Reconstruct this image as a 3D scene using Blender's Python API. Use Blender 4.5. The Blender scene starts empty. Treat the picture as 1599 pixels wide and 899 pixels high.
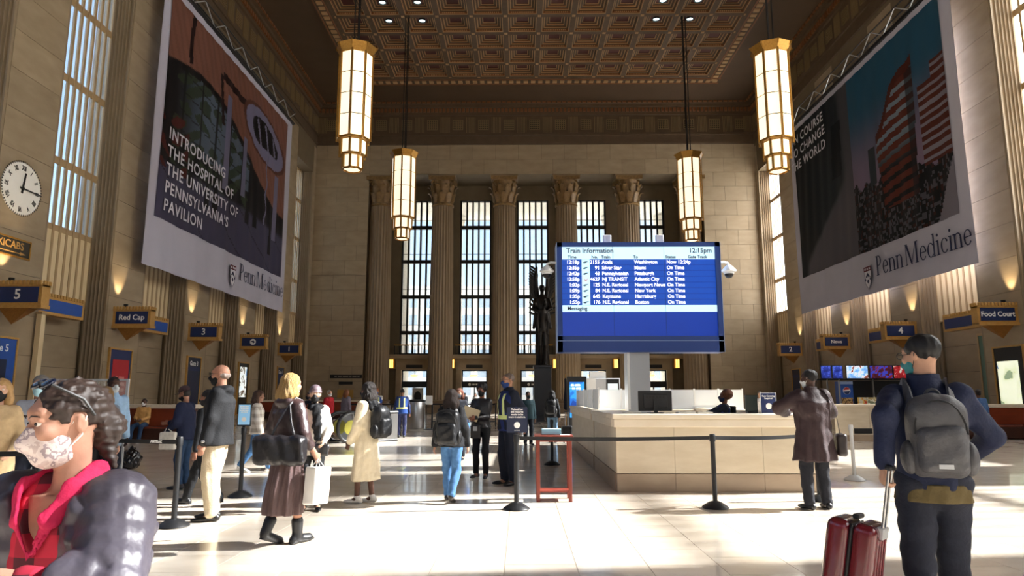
import bpy, bmesh, math, random
import numpy as np
from mathutils import Vector, Matrix, Euler, Quaternion
random.seed(7); RNG = np.random.RandomState(7)
SC = bpy.context.scene; COL = SC.collection
PI = math.pi; R = math.radians
# ------------------------------------------------------------------ camera
TH = math.atan(168/1066); PS = math.atan(12.5/1066*math.cos(TH))
cd = bpy.data.cameras.new('camera'); cam = bpy.data.objects.new('camera', cd); COL.objects.link(cam)
cd.sensor_width = 36; cd.lens = 1066*36/1599; cd.clip_start = .05; cd.clip_end = 2000
cam.location = (0, 0, 1.5); cam.rotation_euler = (PI/2+TH, 0, PS); SC.camera = cam
# ------------------------------------------------------------------ sky, sun, exposure
SUN_EL, SUN_AZ = R(36), R(7.5)            # the sun stands over the wall on the right, a little ahead
w = bpy.data.worlds.new('sky'); SC.world = w; w.use_nodes = True
nt = w.node_tree; bg = nt.nodes['Background']; sk = nt.nodes.new('ShaderNodeTexSky')
sk.sky_type = 'NISHITA'; sk.sun_disc = False; sk.sun_elevation = SUN_EL; sk.sun_rotation = R(90)-SUN_AZ
sk.air_density = 1.0; sk.dust_density = 2.0; sk.ozone_density = 1.0
nt.links.new(sk.outputs[0], bg.inputs[0]); bg.inputs[1].default_value = 0.38
sl = bpy.data.lights.new('sun', 'SUN'); so = bpy.data.objects.new('sun', sl); COL.objects.link(so)
sl.energy = 78; sl.angle = R(1.1); sl.color = (1.0, .965, .92)
dd = Vector((-math.cos(SUN_EL)*math.cos(SUN_AZ), -math.cos(SUN_EL)*math.sin(SUN_AZ), -math.sin(SUN_EL)))
so.rotation_euler = dd.to_track_quat('-Z', 'Y').to_euler(); so.location = (60, 5, 50)
SC.view_settings.view_transform = 'Standard'; SC.view_settings.look = 'None'
SC.view_settings.exposure = 0.15; SC.view_settings.gamma = 1; SC.view_settings.use_curve_mapping = False
SC.cycles.use_denoising = True; SC.cycles.max_bounces = 9; SC.cycles.diffuse_bounces = 5
SC.cycles.glossy_bounces = 3; SC.cycles.transmission_bounces = 6; SC.cycles.transparent_max_bounces = 12
SC.cycles.caustics_reflective = False; SC.cycles.caustics_refractive = False; SC.cycles.sample_clamp_indirect = 8
def portal(x, y, z, sx, sz, nrm):
    l = bpy.data.lights.new('window_daylight', 'AREA'); l.shape = 'RECTANGLE'; l.size = sx; l.size_y = sz
    l.cycles.is_portal = True
    o = bpy.data.objects.new('window_daylight', l); COL.objects.link(o); o.location = (x, y, z)
    o.rotation_euler = Vector(nrm).to_track_quat('-Z', 'Z').to_euler()
# ------------------------------------------------------------------ hall measures
XL, XR, YE, YB = -18.7, 21.5, 60.0, -26.0     # wall faces; end wall, wall behind the camera
ZC = 28.0                                     # ceiling
PITCH_L, PITCH_R = 7.2, 7.6
def bayL(k): return (26.0+PITCH_L*k, 30.5+PITCH_L*k)        # window recess along the left wall
def bayR(k): return (31.85+PITCH_R*k, 36.75+PITCH_R*k)
REC = 1.0; Z0, Z1 = 8.5, 21.5                 # recess depth, window sill and head
# ------------------------------------------------------------------ materials
def lin(h):
    h = h.lstrip('#'); v = [int(h[i:i+2], 16)/255 for i in (0, 2, 4)]
    return tuple((c/12.92 if c <= .04045 else ((c+.055)/1.055)**2.4) for c in v)+(1,)
MATS = {}
def mat(name, col='#808080', rough=.5, metal=0, spec=.5, noise=None, bump=None, emit=0, col2=None, coords='obj', stretch=(1,1,1), island=0, alpha=1, sheen=0, coat=0, trans=0, ecol=None):
    """noise=(scale, detail, contrast) mixes col with col2; bump=(scale, strength)"""
    if name in MATS: return MATS[name]
    m = bpy.data.materials.new(name); MATS[name] = m; m.use_nodes = True
    n = m.node_tree; b = n.nodes['Principled BSDF']; L = n.links.new
    c1 = lin(col) if isinstance(col, str) else tuple(col)+((1,) if len(col) == 3 else ())
    b.inputs['Base Color'].default_value = c1
    b.inputs['Roughness'].default_value = rough; b.inputs['Metallic'].default_value = metal
    b.inputs['Specular IOR Level'].default_value = spec
    if sheen: b.inputs['Sheen Weight'].default_value = sheen
    if coat: b.inputs['Coat Weight'].default_value = coat
    if alpha < 1: b.inputs['Alpha'].default_value = alpha
    if trans: b.inputs['Transmission Weight'].default_value = trans
    vec = None
    if noise or bump:
        if coords == 'world': g = n.nodes.new('ShaderNodeNewGeometry'); src = g.outputs['Position']
        else: g = n.nodes.new('ShaderNodeTexCoord'); src = g.outputs['Object']
        mp = n.nodes.new('ShaderNodeMapping'); mp.inputs['Scale'].default_value = stretch; L(src, mp.inputs[0]); vec = mp.outputs[0]
    out = None
    if noise:
        t = n.nodes.new('ShaderNodeTexNoise'); t.inputs['Scale'].default_value = noise[0]; t.inputs['Detail'].default_value = noise[1]
        L(vec, t.inputs['Vector'])
        r = n.nodes.new('ShaderNodeMapRange'); k = noise[2]; r.inputs[1].default_value = .5-.5/k; r.inputs[2].default_value = .5+.5/k
        L(t.outputs[0], r.inputs[0])
        mx = n.nodes.new('ShaderNodeMix'); mx.data_type = 'RGBA'; L(r.outputs[0], mx.inputs[0])
        mx.inputs[6].default_value = c1; mx.inputs[7].default_value = lin(col2) if col2 else tuple(x*.7 for x in c1[:3])+(1,)
        out = mx.outputs[2]
    if island:
        gi = n.nodes.new('ShaderNodeNewGeometry'); oi = n.nodes.new('ShaderNodeObjectInfo')
        ad = n.nodes.new('ShaderNodeMath'); ad.operation = 'ADD'; L(gi.outputs['Random Per Island'], ad.inputs[0]); L(oi.outputs['Random'], ad.inputs[1])
        fr = n.nodes.new('ShaderNodeMath'); fr.operation = 'FRACT'; L(ad.outputs[0], fr.inputs[0])
        mr = n.nodes.new('ShaderNodeMapRange'); mr.inputs[3].default_value = 1-island; mr.inputs[4].default_value = 1+island*.4; L(fr.outputs[0], mr.inputs[0])
        hs = n.nodes.new('ShaderNodeHueSaturation'); L(mr.outputs[0], hs.inputs['Value'])
        if out: L(out, hs.inputs['Color'])
        else: hs.inputs['Color'].default_value = c1
        out = hs.outputs[0]
    if out: L(out, b.inputs['Base Color'])
    if bump:
        t2 = n.nodes.new('ShaderNodeTexNoise'); t2.inputs['Scale'].default_value = bump[0]; t2.inputs['Detail'].default_value = 3; L(vec, t2.inputs['Vector'])
        bp = n.nodes.new('ShaderNodeBump'); bp.inputs['Strength'].default_value = bump[1]; bp.inputs['Distance'].default_value = .02
        L(t2.outputs[0], bp.inputs['Height']); L(bp.outputs[0], b.inputs['Normal'])
    if emit:
        b.inputs['Emission Color'].default_value = lin(ecol) if ecol else c1
        b.inputs['Emission Strength'].default_value = emit
    return m
def attr_mat(name, rough=.7, emit=0):
    """flat print: the colours are a face-corner attribute called print"""
    if name in MATS: return MATS[name]
    m = bpy.data.materials.new(name); MATS[name] = m; m.use_nodes = True
    n = m.node_tree; b = n.nodes['Principled BSDF']; a = n.nodes.new('ShaderNodeAttribute'); a.attribute_name = 'print'
    n.links.new(a.outputs[0], b.inputs['Base Color']); b.inputs['Roughness'].default_value = rough
    b.inputs['Specular IOR Level'].default_value = .2
    if emit: n.links.new(a.outputs[0], b.inputs['Emission Color']); b.inputs['Emission Strength'].default_value = emit
    return m
def glass_mat(name, tint, clear=.85, rough=.1, haze=.1):
    """window glass: mostly clear, some diffuse transmission (old dusty glass), a weak reflection"""
    m = bpy.data.materials.new(name); MATS[name] = m; m.use_nodes = True; n = m.node_tree; L = n.links.new
    n.nodes.remove(n.nodes['Principled BSDF']); out = n.nodes['Material Output']
    t = n.nodes.new('ShaderNodeBsdfTransparent'); t.inputs[0].default_value = lin(tint)
    tl = n.nodes.new('ShaderNodeBsdfTranslucent'); tl.inputs[0].default_value = lin('#f2f4f6')
    g = n.nodes.new('ShaderNodeBsdfGlossy'); g.inputs['Roughness'].default_value = rough
    m1 = n.nodes.new('ShaderNodeMixShader'); m1.inputs[0].default_value = haze; L(t.outputs[0], m1.inputs[1]); L(tl.outputs[0], m1.inputs[2])
    m2 = n.nodes.new('ShaderNodeMixShader'); m2.inputs[0].default_value = 1-clear-.1 if clear < .9 else .04
    L(m1.outputs[0], m2.inputs[1]); L(g.outputs[0], m2.inputs[2]); L(m2.outputs[0], out.inputs[0])
    return m
TRAV = mat('travertine', '#a69479', .55, noise=(.8, 7, 1.5), col2='#8c795e', bump=(9, .12), coords='world', stretch=(1, 1, 2.6), island=.09)
TRAV_D = mat('travertine_joint', '#6f6048', .7, noise=(1.2, 3, 1.5), col2='#62533d', coords='world')
FLUTE = mat('fluted_stone', '#95836a', .55, noise=(1.3, 5, 1.5), col2='#7d6b52', coords='world', stretch=(1, 1, .4))
COLST = mat('column_stone', '#8f7b60', .5, noise=(1.2, 5, 1.5), col2='#786349', coords='world', stretch=(1, 1, .5))
FLOORM = mat('marble_floor', '#e6dccd', .2, spec=.5, coat=.35, noise=(1.4, 6, 1.4), col2='#d3c4b0', coords='world', stretch=(1, 2.2, 1), island=.07)
GROUT = mat('floor_joint', '#a39683', .6)
CEILM = mat('ceiling_plaster', '#523e2a', .7, noise=(.5, 3, 1.4), col2='#453320', coords='world')
CEILB = mat('ceiling_beam_paint', '#594632', .7, noise=(3, 3, 1.4), col2='#473725', coords='world')
CEILO = mat('ceiling_gold_paint', '#764722', .55)
CEILR = mat('ceiling_red_paint', '#481814', .6)
CEILL = mat('ceiling_pale_paint', '#a5825a', .6)
GOLD = mat('gilt_bronze', '#b98a3e', .38, metal=.7, noise=(14, 3, 1.4), col2='#8f6526')
GOLDP = mat('gold_painted_wood', '#c59a55', .5, noise=(12, 3, 1.3), col2='#a97c3a')
BRONZE = mat('dark_bronze', '#17120e', .32, metal=.55, spec=.6, noise=(4, 4, 1.5), col2='#2a2119')
IRON = mat('black_iron', '#14110f', .5, metal=.2)
BLACK = mat('black_plastic', '#121214', .45)
BLACKM = mat('black_painted_metal', '#1b1c1e', .42, metal=.1)
WHITE = mat('white_paint', '#e9e9e6', .5)
GREYP = mat('grey_paint', '#b6b9bc', .45)
STEEL = mat('brushed_steel', '#b8b9ba', .28, metal=1)
NAVY = mat('navy_enamel', '#1b2c5c', .45)
BLUEP = mat('blue_enamel', '#2151a3', .45)
WTXT = mat('white_lettering', '#f2f2f0', .5)
DTXT = mat('dark_lettering', '#1d2236', .5)
MULL = mat('tan_mullion', '#a98d66', .5)
PANELC = mat('cream_panel', '#e3cfa8', .5, noise=(1, 2, 1.2), col2='#d3bd92', coords='world')
GLASS = glass_mat('window_glass', '#f4f8fa', .9, .08, .10)
GLASSW = glass_mat('frosted_glass', '#f4f6f8', .9, .2, .36)
PLEXI = glass_mat('plexiglass', '#f4f7f7', .9, .05, .22)
LAMPG = mat('lamp_glass', '#fff0cf', .4, emit=.98, ecol='#fff0d0')
BULB = mat('lit_bulb', '#ffe9c4', .4, emit=14, ecol='#ffd9a0')
# ------------------------------------------------------------------ builders
def mesh(name, vs, fs, smooth=False):
    me = bpy.data.meshes.new(name); me.from_pydata([tuple(v) for v in vs], [], [tuple(f) for f in fs]); me.update()
    if smooth: me.shade_smooth()
    return me
def obj(name, me, m=None, parent=None, loc=(0, 0, 0), rot=(0, 0, 0), scale=(1, 1, 1)):
    o = bpy.data.objects.new(name, me); COL.objects.link(o)
    if m is not None and me is not None:
        ms = m if isinstance(m, (list, tuple)) else [m]
        if len(me.materials) == 0:
            for q in ms: me.materials.append(q)
    o.parent = parent; o.location = loc; o.rotation_euler = rot; o.scale = scale
    return o
def tag(o, label, cat, group=None):
    o['label'] = label; o['category'] = cat
    if group: o['group'] = group
    return o
def struct(o): o['kind'] = 'structure'; return o
def thing(name, label, cat, loc=(0, 0, 0), rz=0, group=None):
    o = bpy.data.objects.new(name, None); COL.objects.link(o); o.location = loc; o.rotation_euler = (0, 0, rz); o.empty_display_size = .2
    return tag(o, label, cat, group)
class MB:
    """collects shapes; build() links them as one mesh object"""
    def __init__(s): s.v = []; s.f = []; s.mi = []; s.cur = 0
    def put(s, vs, fs):
        o = len(s.v); s.v += [tuple(v) for v in vs]; s.f += [tuple(i+o for i in f) for f in fs]; s.mi += [s.cur]*len(fs); return s
    def m(s, i): s.cur = i; return s
    def box(s, x0, x1, y0, y1, z0, z1, b=0):
        if b:
            bm = bmesh.new(); bmesh.ops.create_cube(bm, size=1)
            for v in bm.verts: v.co = ((x0+x1)/2+v.co.x*(x1-x0), (y0+y1)/2+v.co.y*(y1-y0), (z0+z1)/2+v.co.z*(z1-z0))
            bmesh.ops.bevel(bm, geom=bm.edges[:]+bm.verts[:], offset=b, segments=2, affect='EDGES', profile=.5)
            bm.verts.index_update(); s.put([v.co[:] for v in bm.verts], [[v.index for v in f.verts] for f in bm.faces]); bm.free(); return s
        return s.put([(x0,y0,z0),(x1,y0,z0),(x1,y1,z0),(x0,y1,z0),(x0,y0,z1),(x1,y0,z1),(x1,y1,z1),(x0,y1,z1)],
                     [(0,3,2,1),(4,5,6,7),(0,1,5,4),(1,2,6,5),(2,3,7,6),(3,0,4,7)])
    def lathe(s, prof, c=(0, 0), n=24, ph=0, sx=1, sy=1, caps=True):
        vs = []; fs = []; k = len(prof)
        for r, z in prof:
            for i in range(n):
                a = ph+2*PI*i/n; vs.append((c[0]+r*math.cos(a)*sx, c[1]+r*math.sin(a)*sy, z))
        for j in range(k-1):
            for i in range(n): fs.append((j*n+i, j*n+(i+1) % n, (j+1)*n+(i+1) % n, (j+1)*n+i))
        if caps:
            fs.append(tuple(range(n-1, -1, -1))); fs.append(tuple((k-1)*n+i for i in range(n)))
        return s.put(vs, fs)
    def tube(s, pts, r, n=8, caps=True):
        pts = [Vector(p) for p in pts]; rs = r if isinstance(r, (list, tuple)) else [r]*len(pts); vs = []; fs = []
        up = None
        for i, p in enumerate(pts):
            d = (pts[min(i+1, len(pts)-1)]-pts[max(i-1, 0)]).normalized()
            if up is None: up = d.orthogonal().normalized()
            up = (up-d*up.dot(d)).normalized(); sd = d.cross(up)
            for k in range(n):
                a = 2*PI*k/n; vs.append(p+(up*math.cos(a)+sd*math.sin(a))*rs[i])
        for i in range(len(pts)-1):
            for k in range(n): fs.append((i*n+k, i*n+(k+1) % n, (i+1)*n+(k+1) % n, (i+1)*n+k))
        if caps:
            fs.append(tuple(range(n-1, -1, -1))); fs.append(tuple((len(pts)-1)*n+k for k in range(n)))
        return s.put(vs, fs)
    def prism(s, poly, z0, z1, axis='z'):
        n = len(poly)
        def P(a, b, c): return {'z': (a, b, c), 'y': (a, c, b), 'x': (c, a, b)}[axis]
        vs = [P(a, b, z0) for a, b in poly]+[P(a, b, z1) for a, b in poly]
        fs = [tuple(range(n-1, -1, -1)), tuple(range(n, 2*n))]+[(i, (i+1) % n, n+(i+1) % n, n+i) for i in range(n)]
        return s.put(vs, fs)
    def mesh(s, name='mesh', smooth=False, fix=True):
        me = mesh(name, s.v, s.f)
        if any(s.mi): me.polygons.foreach_set('material_index', s.mi)
        if fix:
            bm = bmesh.new(); bm.from_mesh(me); bmesh.ops.recalc_face_normals(bm, faces=bm.faces[:]); bm.to_mesh(me); bm.free()
        if smooth:
            me.shade_smooth()
            if smooth != 'full':
                try: me.set_sharp_from_angle(angle=R(40))
                except Exception: pass
        return me
    def build(s, name, m, parent=None, smooth=False, fix=True, **k): return obj(name, s.mesh(name, smooth, fix), m, parent, **k)
def bx(name, m, parent, x0, x1, y0, y1, z0, z1, b=0, **k): return MB().box(x0, x1, y0, y1, z0, z1, b).build(name, m, parent, **k)
def text(name, s, size, m, parent, loc, rot, align='CENTER', xs=1.0, depth=.002, space=1.0, off=0.0):
    c = bpy.data.curves.new(name, 'FONT'); c.body = s; c.size = size; c.align_x = align; c.align_y = 'CENTER'; c.extrude = depth; c.space_character = space
    c.resolution_u = 3; c.offset = off
    o = bpy.data.objects.new(name, c); me = bpy.data.meshes.new_from_object(o); bpy.data.objects.remove(o); bpy.data.curves.remove(c)
    return obj(name, me, m, parent, loc, rot, (xs, 1, 1))
def cable(name, m, parent, pts, r, n=6): return MB().tube(pts, r, n).build(name, m, parent, smooth=True)
def print_lines(parent, m, x, y, z, rows, h, gap):
    """rows of small print too blurred to read in the photograph: (half width, ...) per row, broken into word-long dashes"""
    for i, w_ in enumerate(rows):
        q = MB(); a = -w_; k = 0
        while a < w_-h*.3:
            L_ = min(h*(1.6+1.1*((k*7+i*3) % 3)), w_-a); q.box(x+a, x+a+L_, y-.003, y, z-i*gap-h/2, z-i*gap+h/2); a += L_+h*.6; k += 1
        q.build('small_print', m, parent)['kind'] = 'stuff'
FACE_CAM = (PI/2, 0, 0)         # text lying in the XZ plane, read from -Y
FACE_PX = (PI/2, 0, PI/2)       # on the left wall, read from +X
FACE_MX = (PI/2, 0, -PI/2)      # on the right wall, read from -X
# ================================================================== FLOOR
fl = struct(bx('floor', GROUT, None, XL-2, XR+2, YB-1, 66, -.4, -.004))
TW, TD, GAP = .64, .63, .006
cells = []
nx = int((XR-XL)/TW)+1
for i in range(nx):
    x0 = XL+i*TW; off = (i % 2)*TD*.5
    for j in range(int((61-YB)/TD)+2):
        y0 = YB-off+j*TD; cells.append((x0, y0))
def tile_score(c):
    x, y = c[0]+TW/2, c[1]+TD/2
    if y < 5.4 or x < -.765*y-.1 or x > .745*y+.3: return 1e9
    if 1.5 < x < 4.6 and y > 11.1: return 1e9
    return math.hypot(x, y)
cells.sort(key=tile_score)
tm = MB().box(-TW/2+GAP/2, TW/2-GAP/2, -TD/2+GAP/2, TD/2-GAP/2, -.012, 0).mesh('tile')
for c in cells[:290]: obj('tile', tm, FLOORM, fl, (c[0]+TW/2, c[1]+TD/2, 0))
q = MB()
for x, y in cells[290:]:
    q.put([(x+GAP/2, y+GAP/2, 0), (x+TW-GAP/2, y+GAP/2, 0), (x+TW-GAP/2, y+TD-GAP/2, 0), (x+GAP/2, y+TD-GAP/2, 0)], [(0, 1, 2, 3)])
o = q.build('tile_field', FLOORM, fl, fix=False); o['kind'] = 'stuff'
# ================================================================== SIDE WALLS
def side_wall(name, s, X, bays, blocks_y):
    """s = -1 left, +1 right; the wall face is at X"""
    m = MB()
    def B(d0, d1, y0, y1, z0, z1):
        a, b = X+s*d0, X+s*d1; m.box(min(a, b), max(a, b), y0, y1, z0, z1)
    ys = [YB]+[v for b in bays for v in b]+[YE+.01]
    for i in range(0, len(ys), 2): B(.015, 1.8, ys[i], ys[i+1], 0, ZC+1)
    for y0, y1 in bays:
        B(.015, 1.8, y0, y1, Z1, ZC+1); B(REC+.2, 1.8, y0, y1, 0, Z0)
    wl = struct(m.build(name, TRAV_D))
    H = 1.5; cache = {}
    for i in range(0, len(ys), 2):
        y0, y1 = ys[i], ys[i+1]
        if y1 < blocks_y or y1-y0 < .1: continue
        for r in range(16):
            z0 = r*H; key = round(y1-y0, 2)
            if key not in cache: cache[key] = MB().box(-.015, .015, -key/2+.008, key/2-.008, -H/2+.008, H/2-.008).mesh('stone_block')
            obj('stone_block', cache[key], TRAV, wl, (X+s*.0, (y0+y1)/2, z0+H/2))
    for y0, y1 in bays:                       # stone back of each recess
        if y1 < blocks_y: continue
        key = ('r', round(y1-y0, 2))
        if key not in cache: cache[key] = MB().box(-.02, .02, -(y1-y0)/2, (y1-y0)/2, -.66, .66).mesh('stone_block')
        for r in range(4): obj('stone_block', cache[key], TRAV, wl, (X+s*(REC+.19), (y0+y1)/2, .68+r*1.34))
    # fluted jambs
    for y0, y1 in bays:
        if y1 < blocks_y-9: continue
        for ye, sg in ((y0, 1), (y1, -1)):
            prof = []; n = 5
            for f in range(n):
                for t in range(7):
                    a = PI*t/6; prof.append((.06+(f+.5-.44*math.cos(a))/n*(REC-.14), .02+.0+(.10-.085*math.sin(a))*1.0))
            poly = [(0, 0), (0, .12)]+prof+[(REC-.02, .12), (REC-.02, 0)]
            pts = [(X+s*d, ye+sg*h) for d, h in poly]
            MB().prism(pts, 5.2 if False else 0, Z1).build('fluted_jamb', FLUTE, wl)
    return wl
LB = [bayL(k) for k in range(-7, 5)]; RB = [bayR(k) for k in range(-7, 4)]
wall_l = side_wall('wall_left', -1, XL, LB, 14)
wall_r = side_wall('wall_right', 1, XR, RB, 22)
for y0, y1 in LB: portal(XL-REC-.5, (y0+y1)/2, (Z0+Z1)/2, y1-y0, Z1-Z0, (1, 0, 0))
for y0, y1 in RB: portal(XR+REC+.5, (y0+y1)/2, (Z0+Z1)/2, y1-y0, Z1-Z0, (-1, 0, 0))
WN = [0]
def new_window():
    WN[0] += 1; o = bpy.data.objects.new('window_%d' % WN[0], None); COL.objects.link(o); return struct(o)
SH = {}
def shared(key, fn):
    if key not in SH: SH[key] = fn()
    return SH[key]
def side_window(s, X, y0, y1, detail=True):
    wdw = new_window(); N = 10; mw, md = .13, .11; W = y1-y0; p = (W-mw)/N
    g = X+s*REC; wdw.location = (g, y0, 0); rows = [Z0, 11.4, 15.15, 18.65, Z1]; key = round(W, 2)
    mm = shared(('mul', s), lambda: MB().box(-md/2, md/2, 0, mw, 5.35, Z1).mesh('mullion'))
    gm = GLASS if s < 0 else GLASSW
    if detail:
        for i in range(N+1): obj('mullion', mm, MULL, wdw, (0, i*p, 0))
    else:
        q = MB()
        for i in range(N+1): q.box(-md/2, md/2, i*p, i*p+mw, 5.35, Z1)
        q.build('mullion_grid', MULL, wdw)
    for z in rows: bx('transom', MULL, wdw, -md/2+.03, md/2-.03, 0, W, z-.16, z+.16)
    for r in range(4):
        if detail:
            pm = shared(('pane', s, key, r), lambda: MB().box(-.012, .012, mw, p, rows[r]+.16, rows[r+1]-.16).mesh('pane'))
            for i in range(N): obj('pane', pm, gm, wdw, (0, i*p, 0))
        else: bx('pane', gm, wdw, -.012, .012, mw, W-mw, rows[r]+.16, rows[r+1]-.16)
    if detail:
        pm = shared(('pan', s, key), lambda: MB().box(-.05, .05, mw-.02, p+.02, 5.4, Z0-.1).mesh('cream_panel'))
        for i in range(N): obj('cream_panel', pm, PANELC, wdw, (s*.02, i*p, 0))
for k in range(-7, 5):
    if k >= -1: side_window(-1, XL, *bayL(k), detail=True)
for k in range(-6, 4): side_window(1, XR, *bayR(k), detail=k >= -1)
# ================================================================== END WALL
m = MB()
EX0, EX1, EZ = -13.75, 16.6, 21.47
m.box(XL-1.8, EX0, YE+.015, 66, 0, ZC+1).box(EX1, XR+1.8, YE+.015, 66, 0, ZC+1).box(EX0, EX1, YE+.015, 66, EZ, ZC+1)
BW = [-9.75, -4.2, 1.25, 6.75, 12.3]; WH = 1.5; YW = 63.5
es = [EX0]+[v for c in BW for v in (c-WH, c+WH)]+[EX1]
for i in range(0, len(es), 2): m.box(es[i], es[i+1], YW, YW+.9, 0, EZ)
for c in BW:
    m.box(c-WH, c+WH, YW, YW+.9, 20.03, EZ); m.box(c-WH, c-1.25, YW, YW+.9, 0, 5.2); m.box(c+1.25, c+WH, YW, YW+.9, 0, 5.2); m.box(c-1.25, c+1.25, YW, YW+.9, 3.85, 5.2)
wall_e = struct(m.build('wall_end', TRAV_D))
def blocks(parent, x0, x1, z0, z1, w, h, y, seed):
    r = 0; z = z0; cache = {}
    while z < z1-.05:
        hh = min(h, z1-z); x = x0; first = True
        while x < x1-.05:
            ww = min(w*(.5 if (first and r % 2) else 1), x1-x); first = False
            if x1-(x+ww) < .3: ww = x1-x
            key = (round(ww, 2), round(hh, 2))
            if key not in cache: cache[key] = MB().box(-ww/2+.012, ww/2-.012, -.015, .015, -hh/2+.012, hh/2-.012).mesh('stone_block')
            obj('stone_block', cache[key], TRAV, parent, (x+ww/2, y, z+hh/2)); x += ww
        z += hh; r += 1
blocks(wall_e, XL, EX0, 0, 24.3, 2.0, 1.35, YE, 1); blocks(wall_e, EX1, XR, 0, 24.3, 2.0, 1.35, YE, 2)
blocks(wall_e, EX0, EX1, EZ, 24.3, 2.1, 1.41, YE, 3)
for c in BW: portal(c, YW+.6, 12.6, 3, 14.7, (0, -1, 0))
# wall behind the camera, with the same tall windows
m = MB(); es = [XL-1.8]+[v for c in BW for v in (c-WH, c+WH)]+[XR+1.8]
for i in range(0, len(es), 2): m.box(es[i], es[i+1], YB-1, YB, 0, ZC+1)
for c in BW: m.box(c-WH, c+WH, YB-1, YB, 0, 5.2).box(c-WH, c+WH, YB-1, YB, 20, ZC+1)
wall_rear = struct(m.build('wall_rear', TRAV))
for c in BW: portal(c, YB-.5, 12.6, 3, 14.8, (0, 1, 0))
# end windows
ROWS = [5.3, 7.31, 10.69, 14.07, 17.4, 20.03]
IRONW = mat('window_iron', '#1c1814', .5, metal=.3)
for c in BW:
    wd = new_window(); wd.location = (c, YW+.3, 0); bw = .16; p = (3-bw)/5
    mm = shared('emul', lambda: MB().box(-.08, .08, -.15, .1, 5.3, 20.03).mesh('mullion'))
    for i in range(6): obj('mullion', mm, IRONW, wd, (-1.5+bw/2+i*p, 0, 0))
    for z in ROWS[1:-1]: bx('transom', IRONW, wd, -1.5, 1.5, -.17, .1, z-.17, z+.17)
    for z in (ROWS[0], ROWS[-1]): bx('transom', IRONW, wd, -1.5, 1.5, -.17, .1, z-.09, z+.09)
    for r in range(5):
        z0, z1 = ROWS[r]+.1, ROWS[r+1]-.1
        pm = shared(('epane', r), lambda: MB().box(-p/2+.08, p/2-.08, -.01, .01, z0, z1).mesh('pane'))
        for i in range(5): obj('pane', pm, GLASS, wd, (-1.5+bw/2+(i+.5)*p, 0, 0))
        if r: bx('glazing_bar', IRONW, wd, -1.5, 1.5, -.04, .03, z0+.62, z0+.66)
# pilasters between the end windows, cornice over them
for i, c in enumerate(BW): pass
# columns
def column(i, x, label):
    c = thing('stone_column', label, 'column', (x, 60.95, 0), 0, 'fluted columns at the end of the hall')
    MB().box(-1.45, 1.45, -1.12, 1.45, 0, .45).lathe([(1.38, .45), (1.42, .6), (1.36, .78), (1.2, .84), (1.2, .95), (1.28, 1.05), (1.14, 1.15)], n=32).build('base', COLST, c, smooth=True)
    n = 24; sub = 5; vs = []; fs = []; zs = [1.15, 6, 10, 14, 18.65]; rs = [1.1, 1.09, 1.06, 1.02, .96]
    for z, r in zip(zs, rs):
        for k in range(n):
            for t in range(sub):
                a = 2*PI*(k+t/sub)/n; d = .085*math.sin(PI*t/sub) if t else 0
                vs.append(((r-d)*math.cos(a), (r-d)*math.sin(a), z))
    N = n*sub
    for j in range(len(zs)-1):
        for k in range(N): fs.append((j*N+k, j*N+(k+1) % N, (j+1)*N+(k+1) % N, (j+1)*N+k))
    obj('shaft', shared('shaft', lambda: mesh('shaft', vs, fs)), COLST, c)
    cap = obj('capital', shared('capital', lambda: MB().lathe([(.96, 18.6), (1.03, 18.66), (1.03, 18.8), (.95, 18.85), (.93, 19.6), (.98, 20.4), (1.12, 20.95)], n=32).prism(
        [(-1.2, -1.2), (-.5, -1.06), (.5, -1.06), (1.2, -1.2), (1.06, -.5), (1.06, .5), (1.2, 1.2), (.5, 1.06), (-.5, 1.06), (-1.2, 1.2), (-1.06, .5), (-1.06, -.5)], 20.95, 21.3).mesh('capital', True)), CAPM, c)
    def leaf(h, w, out):
        prof = [(0, .0, .55), (.35, .10, 1), (.7, .13, .95), (.92, .25, .7), (1.0, .4, .4), (.9, .5, .1)]
        vs = []; fs = []
        for t, o, ww in prof: vs += [(-w*ww, -o*out*2, t*h), (0, -o*out*2-.05, t*h+.02), (w*ww, -o*out*2, t*h)]
        for j in range(len(prof)-1):
            for k in range(2): fs.append((j*3+k, j*3+k+1, (j+1)*3+k+1, (j+1)*3+k))
        return mesh('acanthus_leaf', vs, fs, True)
    for tier, (z, h, n, ph, out) in enumerate(((18.85, .95, 10, 0, .5), (19.35, 1.15, 10, .5, .55))):
        lm = shared(('leaf', tier), lambda: leaf(h, .27, out))
        for k in range(n):
            a = 2*PI*(k+ph)/n
            if math.cos(a) < -.3: continue
            obj('acanthus_leaf', lm, CAPM, cap, (.95*math.sin(a), -.95*math.cos(a), z), (0, 0, a))
    vm = shared('volute', lambda: MB().tube([(.30*math.cos(t*.6)*(1-t/13), 0, .30*math.sin(t*.6)*(1-t/13)) for t in range(12)], .075, 6).mesh('volute', True))
    for a in (45, 135, 225, 315): obj('volute', vm, CAPM, cap, (1.05*math.cos(R(a)), 1.05*math.sin(R(a)), 20.68), (0, 0, R(a)))
    bx('entablature_block', COLST, c, -1.25, 1.25, -.95, 1.2, 21.3, 21.47)
CAPM = mat('capital_gilt_stone', '#8f6f3f', .5, noise=(6, 3, 1.6), col2='#5e4524')
CL = ['fluted stone column nearest the left corner of the end wall, partly behind a hanging lamp', 'fluted stone column second from the left, between two tall end windows', 'fluted stone column just left of the winged statue', 'fluted stone column behind the left half of the blue train board', 'fluted stone column behind the right half of the blue train board', 'fluted stone column at the right end of the colonnade behind a hanging lamp']
for i, x in enumerate((-12.75, -7.08, -1.4, 4.28, 9.95, 15.6)): column(i, x, CL[i])
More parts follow.
